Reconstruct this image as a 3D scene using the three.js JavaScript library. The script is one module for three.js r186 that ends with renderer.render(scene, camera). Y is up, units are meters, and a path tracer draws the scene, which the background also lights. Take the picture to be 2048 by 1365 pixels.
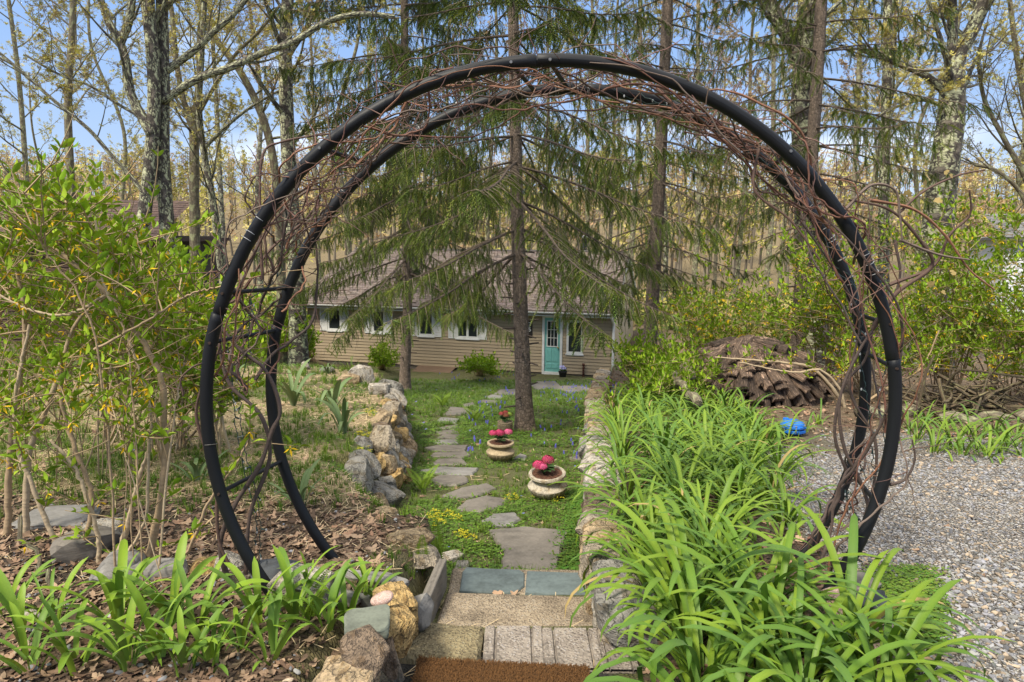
import * as THREE from 'three';
import { mergeGeometries, mergeVertices, toCreasedNormals } from 'three/addons/utils/BufferGeometryUtils.js';
import { RoundedBoxGeometry } from 'three/addons/geometries/RoundedBoxGeometry.js';
import { ImprovedNoise } from 'three/addons/math/ImprovedNoise.js';

// ---------- camera, sky, sun, exposure ----------
const V3 = THREE.Vector3, DEG = Math.PI / 180;
const scene = new THREE.Scene();
const camera = new THREE.PerspectiveCamera(53.13, 1024 / 682, 0.05, 900);
camera.position.set(0, 1.42, 0);
camera.rotation.order = 'YXZ';
camera.rotation.set(-8.5 * DEG, 0, 0.4 * DEG);
camera.updateMatrixWorld(true);
const renderer = new THREE.WebGLRenderer({ antialias: true });
renderer.setSize(1024, 682);
renderer.toneMapping = THREE.LinearToneMapping;
renderer.toneMappingExposure = 2.0;
renderer.shadowMap.enabled = true;
const SUN_DIR = new V3(-0.42, 0.78, 0.46).normalize();
const sun = new THREE.DirectionalLight(new THREE.Color(1.0, 0.92, 0.77), 2.6);
sun.name = 'sun';
sun.position.copy(SUN_DIR).multiplyScalar(60);
sun.target.position.set(0, 0, -10);
sun.position.add(sun.target.position);
sun.castShadow = true; sun.shadow.radius = 22;
sun.shadow.mapSize.set(2048, 2048);
Object.assign(sun.shadow.camera, { left: -35, right: 35, top: 35, bottom: -35, near: 1, far: 140 });
scene.add(sun, sun.target);
const noise3 = new ImprovedNoise();
const fbm3 = (x, y, z, o = 4) => { let s = 0, a = 0.5, f = 1; for (let i = 0; i < o; i++) { s += a * noise3.noise(x * f, y * f, z * f); a *= 0.5; f *= 2.03; } return s; };
const clamp = (x, a = 0, b = 1) => Math.min(b, Math.max(a, x));
const sstep = (x, a, b) => { const t = clamp((x - a) / (b - a)); return t * t * (3 - 2 * t); };
const mix = (a, b, t) => a + (b - a) * t;
{
  // blue spring sky, paler towards the horizon, under a veil of thin high cloud that thickens overhead
  const W = 1024, H = 512, data = new Float32Array(W * H * 4);
  for (let j = 0; j < H; j++) {
    const el = ((j + 0.5) / H - 0.5) * Math.PI, y = Math.sin(el), c = Math.cos(el);
    for (let i = 0; i < W; i++) {
      const az = ((i + 0.5) / W - 0.5) * 2 * Math.PI, x = Math.cos(az) * c, z = Math.sin(az) * c;
      const t = clamp(Math.max(0, y) / 0.5), k = Math.pow(t, 0.62);
      let r = mix(0.37, 0.078, k), g = mix(0.45, 0.2, k), b = mix(0.53, 0.475, k);
      const yy = Math.max(0.03, y + 0.06);
      const n = fbm3(x / yy * 0.7 + 3.1, z / yy * 0.7, 1.7, 5) * 1.5 + 0.5;
      const cover = clamp(sstep(n, 0.5, 1.1) * 0.28 + sstep(y, 0.36, 0.75) * 0.85) * sstep(y, 0.0, 0.1);
      const cl = 0.8 + 0.2 * n;
      r = mix(r, cl, cover); g = mix(g, cl * 0.975, cover); b = mix(b, cl * 0.93, cover);
      if (y < 0) { const q = sstep(-y, 0, 0.15); r = mix(r, 0.12, q); g = mix(g, 0.115, q); b = mix(b, 0.08, q); }
      const o = (j * W + i) * 4; data[o] = r; data[o + 1] = g; data[o + 2] = b; data[o + 3] = 1;
    }
  }
  const sky = new THREE.DataTexture(data, W, H, THREE.RGBAFormat, THREE.FloatType);
  sky.mapping = THREE.EquirectangularReflectionMapping; sky.magFilter = THREE.LinearFilter; sky.minFilter = THREE.LinearFilter;
  sky.needsUpdate = true;
  scene.background = sky; scene.environment = sky;
}
// ---------- helpers ----------
function rng(seed) {
  let s = (seed * 2654435761) >>> 0;
  const f = () => { s = (s + 0x6d2b79f5) | 0; let t = Math.imul(s ^ (s >>> 15), 1 | s); t = (t + Math.imul(t ^ (t >>> 7), 61 | t)) ^ t; return ((t ^ (t >>> 14)) >>> 0) / 4294967296; };
  f(); f();
  return { f, r: (a, b) => a + (b - a) * f(), i: (n) => Math.floor(f() * n), pick: (a) => a[Math.floor(f() * a.length)], g: () => (f() + f() + f() + f() - 2) * 0.87 };
}
const FPX = 1365, PW = 2048, PH = 1365;
const rayDir = (px, py) => new V3((px - PW / 2) / FPX, -(py - PH / 2) / FPX, -1).applyMatrix4(new THREE.Matrix4().extractRotation(camera.matrixWorld)).normalize();
const at = (px, py, d) => { const r = rayDir(px, py); return camera.position.clone().addScaledVector(r, d / -r.z); };
const v3 = (x, y, z) => new V3(x, y, z);
const lin = (r, g, b) => new THREE.Color().setRGB(r, g, b);
const used = new Map();
const numbered = (n) => { const k = used.get(n) ?? 0; used.set(n, k + 1); return k ? n + '_' + String(k).padStart(3, '0') : n; };
function tag(o, label, category, group, kind) {
  if (label) o.userData.label = label;
  if (category) o.userData.category = category;
  if (group) o.userData.group = group;
  if (kind) o.userData.kind = kind;
  return o;
}
function thing(name, label, category, pos = null, turn = 0, group) {
  const o = new THREE.Group(); o.name = numbered(name);
  if (pos) o.position.copy(pos);
  o.rotation.y = turn; scene.add(o);
  return tag(o, label, category, group);
}
function mesh(name, geo, m, parent, kind) {
  const o = new THREE.Mesh(geo, m);
  o.name = parent === scene ? numbered(name) : name; o.castShadow = o.receiveShadow = true;
  if (kind) o.userData.kind = kind;
  parent.add(o); return o;
}
// matrices: array of {p, q|e, s, c}
const _m = new THREE.Matrix4(), _q = new THREE.Quaternion(), _e = new THREE.Euler(), _s = new V3();
function scatter(name, geo, m, parent, list) {
  const o = new THREE.InstancedMesh(geo, m, list.length);
  list.forEach((t, i) => {
    const q = t.q ?? _q.setFromEuler(_e.set(t.e?.[0] ?? 0, t.e?.[1] ?? 0, t.e?.[2] ?? 0, 'YXZ'));
    const s = t.s ?? 1; if (Array.isArray(s)) _s.set(...s); else _s.set(s, s, s);
    o.setMatrixAt(i, _m.compose(t.p, q, _s));
    if (t.c) o.setColorAt(i, t.c);
  });
  o.name = parent === scene ? numbered(name) : name; o.castShadow = o.receiveShadow = true; o.userData.kind = 'stuff';
  parent.add(o); return o;
}
class MB {
  constructor() { this.p = []; this.u = []; this.c = []; this.ix = []; this.n = 0; }
  v(x, y, z, u = 0, w = 0, c = null) { this.p.push(x, y, z); this.u.push(u, w); if (c) this.c.push(c.r, c.g, c.b); else this.c.push(1, 1, 1); return this.n++; }
  t(a, b, c) { this.ix.push(a, b, c); }
  q(a, b, c, d) { this.ix.push(a, b, c, a, c, d); }
  tube(pts, rad, seg = 6, col = null, cap = true) {
    const N = pts.length; if (N < 2) return;
    const T = new V3(), U = new V3(), W = new V3(), ref = new V3();
    T.subVectors(pts[1], pts[0]).normalize();
    ref.set(0, 1, 0); if (Math.abs(T.y) > 0.9) ref.set(1, 0, 0);
    U.crossVectors(T, ref).normalize();
    let len = 0, prev = -1;
    for (let i = 0; i < N; i++) {
      if (i > 0) len += pts[i].distanceTo(pts[i - 1]);
      if (i < N - 1 && i > 0) T.subVectors(pts[i + 1], pts[i - 1]).normalize(); else if (i === N - 1) T.subVectors(pts[i], pts[i - 1]).normalize();
      U.addScaledVector(T, -U.dot(T)).normalize(); W.crossVectors(T, U);
      const r = typeof rad === 'function' ? rad(i / (N - 1), i) : Array.isArray(rad) ? rad[i] : rad;
      const base = this.n;
      for (let k = 0; k <= seg; k++) {
        const a = (k / seg) * 2 * Math.PI, cx = Math.cos(a), sx = Math.sin(a);
        const rr = typeof r === 'object' ? r.at(a) : r;
        this.v(pts[i].x + (U.x * cx + W.x * sx) * rr, pts[i].y + (U.y * cx + W.y * sx) * rr, pts[i].z + (U.z * cx + W.z * sx) * rr, (k / seg) * Math.max(0.05, 2 * Math.PI * (typeof rad === 'number' ? rad : Array.isArray(rad) ? rad[0] : 0.1)), len, typeof col === 'function' ? col(i / (N - 1)) : col);
      }
      if (i) for (let k = 0; k < seg; k++) this.q(prev + k, prev + k + 1, base + k + 1, base + k);
      prev = base;
    }
    if (cap) for (const [i, b] of [[0, prev - (N - 1) * (seg + 1)], [N - 1, prev]]) {
      const c = this.v(pts[i].x, pts[i].y, pts[i].z, 0, 0, typeof col === 'function' ? col(i ? 1 : 0) : col);
      for (let k = 0; k < seg; k++) i ? this.t(c, b + k, b + k + 1) : this.t(c, b + k + 1, b + k);
    }
  }
  box(x0, y0, z0, x1, y1, z1, c = null) {
    const P = [[x0, y0, z1], [x1, y0, z1], [x1, y1, z1], [x0, y1, z1], [x0, y0, z0], [x1, y0, z0], [x1, y1, z0], [x0, y1, z0]];
    for (const f of [[0, 1, 2, 3], [5, 4, 7, 6], [4, 0, 3, 7], [1, 5, 6, 2], [3, 2, 6, 7], [4, 5, 1, 0]]) {
      const w = f.map((k) => P[k]), dx = Math.abs(w[0][0] - w[2][0]) < 1e-6;
      const dy = Math.abs(w[0][1] - w[2][1]) < 1e-6;
      const id = w.map(([x, y, z]) => this.v(x, y, z, dx ? z : x, dy ? z : y, c)); this.q(...id);
    }
  }
  geo(color = true, crease = 0) {
    const g = new THREE.BufferGeometry();
    g.setAttribute('position', new THREE.Float32BufferAttribute(this.p, 3));
    g.setAttribute('uv', new THREE.Float32BufferAttribute(this.u, 2));
    if (color) g.setAttribute('color', new THREE.Float32BufferAttribute(this.c, 3));
    g.setIndex(this.ix); g.computeVertexNormals();
    return crease ? toCreasedNormals(g, crease) : g;
  }
  build(name, m, parent, kind) { return mesh(name, this.geo(), m, parent, kind); }
}
const curve = (pts, n) => new THREE.CatmullRomCurve3(pts, false, 'centripetal').getPoints(n);
// ---------- tileable noise and textures ----------
const hash2 = (x, y, s) => { let h = (Math.imul(x, 374761393) + Math.imul(y, 668265263) + Math.imul(s, 2147483647 ^ 0x5bd1e995)) | 0; h = Math.imul(h ^ (h >>> 13), 1274126177); return ((h ^ (h >>> 16)) >>> 0) / 4294967296; };
function pn(u, v, fx, fy, s) {
  const x = u * fx, y = v * fy, ix = Math.floor(x), iy = Math.floor(y); let a = x - ix, b = y - iy; a = a * a * (3 - 2 * a); b = b * b * (3 - 2 * b);
  const X0 = ((ix % fx) + fx) % fx, X1 = (X0 + 1) % fx, Y0 = ((iy % fy) + fy) % fy, Y1 = (Y0 + 1) % fy;
  return mix(mix(hash2(X0, Y0, s), hash2(X1, Y0, s), a), mix(hash2(X0, Y1, s), hash2(X1, Y1, s), a), b);
}
const pf = (u, v, fx, fy, s, o = 4) => { let r = 0, a = 0.5, t = 0; for (let i = 0; i < o; i++) { r += a * pn(u, v, fx << i, fy << i, s + i * 17); t += a; a *= 0.55; } return r / t; };
function cells(u, v, f, s) { // tileable worley: [nearest distance, second - nearest, id]
  const x = u * f, y = v * f, ix = Math.floor(x), iy = Math.floor(y); let d1 = 9, d2 = 9, id = 0;
  for (let j = -1; j <= 1; j++) for (let i = -1; i <= 1; i++) {
    const X = (((ix + i) % f) + f) % f, Y = (((iy + j) % f) + f) % f;
    const d = Math.hypot(ix + i + hash2(X, Y, s) - x, iy + j + hash2(X, Y, s + 7) - y);
    if (d < d1) { d2 = d1; d1 = d; id = hash2(X, Y, s + 13); } else if (d < d2) d2 = d;
  }
  return [d1, d2 - d1, id];
}
const enc = (x) => { x = clamp(x); return Math.round(255 * (x <= 0.0031308 ? x * 12.92 : 1.055 * Math.pow(x, 1 / 2.4) - 0.055)); };
// f(u, v) -> [r, g, b, height] in linear values; returns {map, bump}
function tex(N, f, rx = 1, ry = rx) {
  const a = new Uint8Array(N * N * 4), b = new Uint8Array(N * N * 4);
  for (let j = 0; j < N; j++) for (let i = 0; i < N; i++) {
    const c = f((i + 0.5) / N, (j + 0.5) / N), o = (j * N + i) * 4;
    a[o] = enc(c[0]); a[o + 1] = enc(c[1]); a[o + 2] = enc(c[2]); a[o + 3] = 255;
    const h = Math.round(255 * clamp(c[3] ?? 0.5)); b[o] = b[o + 1] = b[o + 2] = h; b[o + 3] = 255;
  }
  const mk = (d, srgb) => { const t = new THREE.DataTexture(d, N, N); t.wrapS = t.wrapT = THREE.RepeatWrapping; t.magFilter = THREE.LinearFilter; t.minFilter = THREE.LinearMipmapLinearFilter; if (srgb) t.colorSpace = THREE.SRGBColorSpace; t.repeat.set(rx, ry); t.needsUpdate = true; return t; };
  return { map: mk(a, true), bumpMap: mk(b, false) };
}
const mat = (name, o = {}) => { const m = new THREE.MeshStandardMaterial({ roughness: 0.9, side: THREE.DoubleSide, ...o }); m.name = name; return m; };
const pmat = (name, o = {}) => { const m = new THREE.MeshPhysicalMaterial({ roughness: 0.9, side: THREE.DoubleSide, ...o }); m.name = name; return m; };
const leafMat = (name, o = {}) => pmat(name, { transmission: 0.35, thickness: 0, roughness: 0.75, specularIntensity: 0.35, ...o });
const T = {
  oak: tex(512, (u, v) => {
    const w = pf(u, v, 6, 6, 3, 3) * 0.12, r = Math.abs(pf(u + w, v, 18, 5, 11, 4) - 0.5) * 2, fur = clamp(r * 2.2), n = pf(u, v, 40, 40, 5, 3);
    let c = [mix(0.045, 0.16, fur) * (0.7 + 0.6 * n), mix(0.037, 0.135, fur) * (0.7 + 0.6 * n), mix(0.03, 0.105, fur) * (0.7 + 0.6 * n)];
    const L = sstep(0.6 * pf(u, v, 16, 14, 31, 5) + 0.4 * pf(u, v, 5, 4, 37, 3), 0.39, 0.5) * sstep(fur, 0.08, 0.45) * (0.5 + 0.5 * sstep(pf(u, v, 60, 60, 9, 2), 0.35, 0.6));
    const lc = [0.56, 0.57, 0.34].map((x) => x * (0.7 + 0.55 * n));
    c = c.map((x, i) => mix(x, lc[i], L * 0.9));
    return [...c, fur * 0.7 + L * 0.2];
  }, 1.1),
  grey: tex(512, (u, v) => {
    const r = Math.abs(pf(u, v, 22, 6, 71, 4) - 0.5) * 2, n = pf(u, v, 30, 30, 15, 3), L = sstep(pf(u, v, 8, 9, 41, 5), 0.5, 0.64);
    const f = clamp(r * 2), b = 0.75 + 0.5 * n, c = [mix(0.085, 0.19, f) * b, mix(0.072, 0.165, f) * b, mix(0.05, 0.115, f) * b], lc = [0.25, 0.27, 0.15];
    return [...c.map((x, i) => mix(x, lc[i] * b, L * 0.7)), f * 0.6];
  }, 1.2),
  bark: tex(512, (u, v) => { const w = pf(u, v, 6, 6, 3, 3) * 0.1, r = Math.abs(pf(u + w, v, 24, 4, 11, 4) - 0.5) * 2, f = clamp(r * 2.4), n = pf(u, v, 40, 12, 5, 4), k = mix(0.25, 1, f) * (0.5 + 1.0 * n); return [0.27 * k, 0.195 * k, 0.14 * k, f]; }, 3, 2),
  spruce: tex(512, (u, v) => {
    const [d, e, id] = cells(u + 0.02 * pf(u, v, 9, 9, 3, 2), v, 22, 5), n = pf(u, v, 26, 26, 21, 4), k = (0.55 + 0.8 * n) * (0.6 + 0.4 * sstep(e, 0.02, 0.22)) * (0.75 + 0.5 * id);
    return [0.2 * k, 0.148 * k, 0.108 * k, sstep(e, 0.0, 0.3) * 0.6 + n * 0.4];
  }, 1.6, 0.9),
  stone: tex(512, (u, v) => {
    const n = pf(u, v, 7, 7, 61, 6), m = pf(u, v, 40, 40, 19, 4), s = sstep(pf(u, v, 11, 4, 77, 5), 0.5, 0.64), cr = Math.abs(pf(u, v, 8, 5, 91, 5) - 0.5), k = (0.25 + 1.1 * n + 0.75 * (m - 0.5)) * mix(0.55, 1, sstep(cr, 0.0, 0.035)), li = sstep(pf(u, v, 22, 22, 55, 4), 0.62, 0.7) * 0.4;
    return [mix(k * mix(1, 0.72, s), 0.95, li), mix(k * mix(1, 0.66, s), 0.97, li), mix(k * mix(1, 0.56, s), 0.85, li), n * 0.45 + m * 0.35 + 0.2 * sstep(cr, 0, 0.04)];
  }, 2),
  slate: tex(512, (u, v) => {
    const n = pf(u, v, 4, 4, 33, 6), l = pf(u, v, 3, 14, 52, 5), k = 0.42 + 0.75 * n + 0.5 * (l - 0.5) + 0.3 * (pf(u, v, 50, 50, 3, 2) - 0.5);
    return [k, k, k * 0.99, n * 0.5 + l * 0.5];
  }, 1.6),
  concrete: tex(512, (u, v) => {
    const n = pf(u, v, 5, 5, 83, 6), [d, e, id] = cells(u, v, 44, 8), s = sstep(d, 0.55, 0.25) * (id > 0.3 ? 1 : 0.3), k = (0.3 + 0.85 * n) * (0.7 + 0.6 * pf(u, v, 60, 60, 7, 2));
    const c = 0.5 + hash2(Math.floor(id * 9999), 2, 4) * 1.15;
    return [mix(k, k * c * 1.08, s), mix(k * 0.95, k * c * 1.0, s), mix(k * 0.84, k * c * 0.9, s), n * 0.3 + s * 0.6];
  }, 2),
  plain: tex(256, (u, v) => { const k = 0.82 + 0.36 * (pf(u, v, 6, 6, 5, 5) - 0.1); return [k, k, k, pf(u, v, 20, 20, 9, 3)]; }, 1),
  board: tex(256, (u, v) => { const g = pf(u, v, 4, 40, 15, 4), k = 0.86 + 0.26 * g; return [k, k, k * 0.99, g]; }, 0.7, 2),
  soil: tex(1024, (u, v) => {
    const n = pf(u, v, 9, 9, 12, 6), [d, e, id] = cells(u, v, 70, 3), h = 0.35 + 0.5 * id, k = (0.5 + 0.8 * n) * (0.55 + 0.9 * h * sstep(e, 0.0, 0.2));
    return [k, k * (0.97 + 0.06 * id), k * (0.95 - 0.1 * id), n * 0.5 + sstep(e, 0, 0.3) * 0.5 * id];
  }, 0.9),
  gravel: tex(1024, (u, v) => {
    const [d, e, id] = cells(u + 0.008 * pf(u, v, 30, 30, 4, 2), v, 52, 23), [, e2, id2] = cells(u, v, 110, 29), big = id > 0.35;
    const h = big ? sstep(e, 0.02, 0.3) : sstep(e2, 0.02, 0.3) * 0.6, q = big ? id : id2, t = hash2(Math.floor(q * 4096), 3, 5), k = (0.25 + 0.75 * h) * (0.55 + 0.8 * t) * (0.8 + 0.4 * pf(u, v, 5, 5, 3, 4)), w = hash2(Math.floor(q * 4096), 9, 5);
    return [k * mix(1.05, 0.98, w), k * mix(0.94, 0.95, w), k * mix(0.78, 0.93, w), h];
  }, 1.0),
  coir: tex(512, (u, v) => { const n = pf(u, v, 70, 70, 5, 3), m = pf(u, v, 6, 6, 8, 4), k = 0.45 + 0.75 * n + 0.4 * (m - 0.5); return [0.15 * k, 0.068 * k, 0.02 * k, n]; }, 2.2),
};
const M = {
  oak: mat('lichen bark', { ...T.oak, bumpScale: 0.02 }), grey: mat('grey bark', { ...T.grey, color: lin(1.35, 1.3, 1.2), bumpScale: 0.012 }), spruce: mat('spruce bark', { ...T.spruce, bumpScale: 0.012 }),
  twig: mat('twig', { vertexColors: true, roughness: 0.85 }),
  stone: mat('field stone', { ...T.stone, bumpScale: 0.012, vertexColors: true }), slate: mat('slate', { ...T.slate, bumpScale: 0.006, vertexColors: true, roughness: 0.8 }),
  concrete: mat('concrete', { ...T.concrete, bumpScale: 0.004, vertexColors: true }),
};
// ---------- the lie of the land: d is the distance ahead of the camera (world z = -d) ----------
const tab = (t, d) => { if (d <= t[0][0]) return t[0][1]; for (let i = 1; i < t.length; i++) if (d <= t[i][0]) return mix(t[i - 1][1], t[i][1], (d - t[i - 1][0]) / (t[i][0] - t[i - 1][0])); return t[t.length - 1][1]; };
const pathY = (d) => tab([[-9, -0.1], [2.2, -0.12], [2.6, -0.2], [3.0, -0.3], [3.45, -0.42], [3.75, -0.505], [4.3, -0.52], [22, -3.2], [24, -3.46], [36, -3.9], [60, -4.2]], d);
const bankY = (d) => tab([[-9, 0.0], [2.5, 0.0], [4, -0.08], [8, -0.5], [12, -0.98], [18, -1.7], [30, -2.6], [60, -4.2]], d);
const driveY = (d) => tab([[-9, 0.02], [2.5, 0.0], [5, -0.22], [8.5, -0.6], [14, -1.15], [24, -2.2], [40, -3.4], [60, -4.2]], d);
const xl = (d) => tab([[-9, -0.62], [2.2, -0.58], [2.7, -0.42], [3.3, -0.3], [3.7, -0.34], [4.1, -0.58], [4.8, -0.9], [6.3, -1.0], [8, -1.25], [11.2, -1.95], [12.6, -2.2], [16, -3.2], [30, -7]], d);
const xr = (d) => tab([[-9, 0.36], [2.5, 0.36], [3.3, 0.385], [5.2, 0.6], [8, 0.93], [13.5, 1.75], [16, 2.2], [30, 4]], d);
const hillY = (x, d) => -4.2 + sstep(d, 45, 190) * (17 + 3.5 * fbm3(x * 0.008, d * 0.006, 4.2, 3) * 2) + Math.max(0, d - 190) * 0.02;
function groundY(x, d) {
  const p = pathY(d);
  if (d > 58) return mix(p, hillY(x, d), sstep(d, 58, 70));
  const wl = d < 3.5 ? 0.14 : d < 4.9 ? 0.5 : 0.3;
  const tl = 1 - sstep(x, xl(d) - wl, xl(d) - 0.02), tr = sstep(x, xr(d) + 0.1, xr(d) + 0.3);
  const fl = 1 - sstep(d, 11.3, 16) * sstep(x, -11, -7), fr = 1 - sstep(d, 13, 17) * (1 - sstep(x, 4, 7));
  const L = bankY(d) + 0.05 * clamp(-x - 1, 0, 3) * sstep(d, 3.5, 6), Rr = driveY(d) + (d < 14 ? 0.05 * Math.exp(-(((x - xr(d) - 0.6) / 0.5) ** 2)) : 0);
  let y = p + tl * fl * (L - p) + tr * fr * (Rr - p);
  const q = 1 - 0.75 * (1 - tl) * (1 - tr) * (d < 22 ? 1 : 0);
  y += q * (0.05 * fbm3(x * 0.7, d * 0.7, 9.1, 3) + 0.022 * fbm3(x * 3.1, d * 3.1, 2.2, 3));
  return y;
}
const G = (x, d) => v3(x, groundY(x, d), -d);
function onGround(px, py, lift = 0) { // where the line of sight through a pixel of the photograph meets the ground
  const r = rayDir(px, py), o = camera.position; let a = 0.5, b = 0.5;
  for (let t = 0.8; t < 400; t *= 1.01) { const y = o.y + r.y * t; b = t; if (y < groundY(o.x + r.x * t, -(o.z + r.z * t)) + lift) break; a = t; }
  for (let i = 0; i < 24; i++) { const t = (a + b) / 2; if (o.y + r.y * t < groundY(r.x * t, -r.z * t) + lift) b = t; else a = t; }
  return o.clone().addScaledVector(r, b);
}
const bedEdge = (d) => tab([[-9, 1.4], [2.1, 1.3], [2.6, 1.42], [3.1, 1.42], [4.2, 1.6], [5.5, 2.0], [7.5, 2.3], [9, 2.6]], d);
// what covers the ground where: shares between 0 and 1
function cover(x, d) {
  const n = fbm3(x * 0.9, d * 0.9, 7.7, 4) * 1.6, m = fbm3(x * 3.3, d * 3.3, 1.7, 3) * 1.5;
  const path = sstep(x, xl(d) - 0.15, xl(d) + 0.05) * (1 - sstep(x, xr(d) - 0.02, xr(d) + 0.1));
  const left = 1 - sstep(x, xl(d) - 0.3, xl(d)), right = sstep(x, xr(d), xr(d) + 0.25);
  const yard = sstep(d, 11, 15) * (1 - sstep(d, 30, 40));
  const mulchL = left * (1 - sstep(d + 0.5 * n, 3.3, 4.1));
  const gravel = right * sstep(x + 0.25 * n + 0.1 * m, bedEdge(d) - 0.05, bedEdge(d) + 0.18) * (1 - sstep(d + 0.5 * n + 0.25 * (3.5 - x) * sstep(3.5 - x, 0, 1), 5.4, 6.4)) * sstep(9.0 - x, 0, 1);
  const woods = clamp(right * sstep(d, 5.6, 6.6) + left * sstep(-x, 5, 8) + sstep(d, 30, 38), 0, 1) * (1 - yard * sstep(x, -8, -6) * (1 - sstep(x, 4, 6)));
  const straw = left * (1 - mulchL) * sstep(n + m * 0.5, -0.45, 0.35) * (1 - sstep(d, 10.5, 13));
  return { n, m, path, left, right, yard, mulchL, gravel, woods, straw, bed: right * (1 - gravel) };
}
{
  const rows = [];
  for (let d = -14; d < 1.4; d += 0.7) rows.push(d);
  for (let d = 1.4; d < 7; d += 0.05) rows.push(d);
  for (let d = 7; d < 24; d += 0.11) rows.push(d);
  for (let d = 24; d < 60; d *= 1.03) rows.push(d);
  for (let d = 60; d < 820; d *= 1.05) rows.push(d);
  const cols = [];
  for (let x = -3.4; x <= 3.41; x += 0.05) cols.push(x);
  for (let x = 3.5, s = 0.1; x < 600; s *= 1.07, x += s) { cols.push(x); cols.unshift(-x); }
  const b = new MB(), c = new THREE.Color();
  for (const d of rows) for (const x of cols) {
    const k = cover(x, d), n = clamp(0.5 + 0.5 * k.n), m = clamp(0.5 + 0.5 * k.m);
    c.setRGB(0.12, 0.14, 0.04); // green turf soil
    const to = (r, g, bb, t) => { c.r = mix(c.r, r, t); c.g = mix(c.g, g, t); c.b = mix(c.b, bb, t); };
    to(0.17, 0.12, 0.07, 0.55 * m);
    to(0.46, 0.335, 0.195, k.straw * (0.6 + 0.4 * m));
    to(0.13, 0.083, 0.052, k.mulchL * 0.95);
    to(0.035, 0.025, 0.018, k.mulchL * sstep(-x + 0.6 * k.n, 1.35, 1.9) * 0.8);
    to(0.095, 0.062, 0.038, k.bed * (1 - k.yard));
    to(0.3, 0.275, 0.245, k.gravel);
    to(0.2, 0.14, 0.09, k.gravel * 0.6 * sstep(k.n + 0.3 * k.m, 0.28, 0.7));
    to(0.21, 0.15, 0.095, k.woods * 0.9);
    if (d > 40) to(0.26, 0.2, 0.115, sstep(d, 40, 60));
    if (d < 2.6 && x > xl(d) && x < xr(d)) to(0.03, 0.028, 0.026, 1);
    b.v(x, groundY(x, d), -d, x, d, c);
  }
  const W = cols.length;
  for (let j = 0; j < rows.length - 1; j++) for (let i = 0; i < W - 1; i++) { const a = j * W + i; b.q(a, a + 1, a + W + 1, a + W); }
  const m = mat('garden soil', { ...T.soil, bumpScale: 0.03, vertexColors: true, roughness: 1 });
  b.build('ground', m, scene, 'structure');
  // the gravel parking place: a sheet of its own that follows the ground
  const g = new MB(), step = 0.07, idx = new Map();
  const vert = (i, j) => { const key = i * 1000 + j; if (!idx.has(key)) { const x = 1 + i * step, d = 1.2 + j * step, k = cover(x, d); c.setRGB(0.42, 0.395, 0.365); const t = 0.55 * sstep(k.n + 0.3 * k.m, 0.2, 0.7) + 0.35 * (1 - sstep(k.gravel, 0.5, 0.95)); c.r = mix(c.r, 0.26, t); c.g = mix(c.g, 0.19, t); c.b = mix(c.b, 0.13, t); idx.set(key, g.v(x, groundY(x, d) + 0.004, -d, x, d, c)); } return idx.get(key); };
  for (let j = 0; j < 88; j++) for (let i = 0; i < 115; i++) if (cover(1 + (i + 0.5) * step, 1.2 + (j + 0.5) * step).gravel > 0.45) g.q(vert(i, j), vert(i + 1, j), vert(i + 1, j + 1), vert(i, j + 1));
  g.build('gravel_drive', mat('gravel', { ...T.gravel, bumpScale: 0.02, vertexColors: true, roughness: 0.95 }), scene, 'structure');
}
// ---------- the house below the garden ----------
function clipPoly(poly, nx, ny, c) { // keeps nx*x + ny*y <= c
  const out = [];
  for (let i = 0; i < poly.length; i++) {
    const a = poly[i], b = poly[(i + 1) % poly.length], da = nx * a[0] + ny * a[1] - c, db = nx * b[0] + ny * b[1] - c;
    if (da <= 0) out.push(a);
    if ((da < 0 && db > 0) || (da > 0 && db < 0)) { const t = da / (da - db); out.push([mix(a[0], b[0], t), mix(a[1], b[1], t)]); }
  }
  return out;
}
const boardUnit = (() => { const b = new MB(); // one clapboard, 1 m long, 1 unit high: thick at its lower edge
  const P = (x, y, z) => b.v(x, y, z, x, y * 0.12);
  for (const [a, c] of [[[0.1, 0.032], [1.02, 0.01]], [[0.1, 0], [0.1, 0.032]]]) b.q(P(0, a[0], a[1]), P(1, a[0], a[1]), P(1, c[0], c[1]), P(0, c[0], c[1]));
  for (const x of [0, 1]) b.t(P(x, 0.1, 0), P(x, 0.1, 0.032), P(x, 1.02, 0.01));
  return b.geo(false); })();
const boxGeo = (x0, y0, z0, x1, y1, z1) => { const b = new MB(); b.box(x0, y0, z0, x1, y1, z1); return b.geo(false); };
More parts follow.
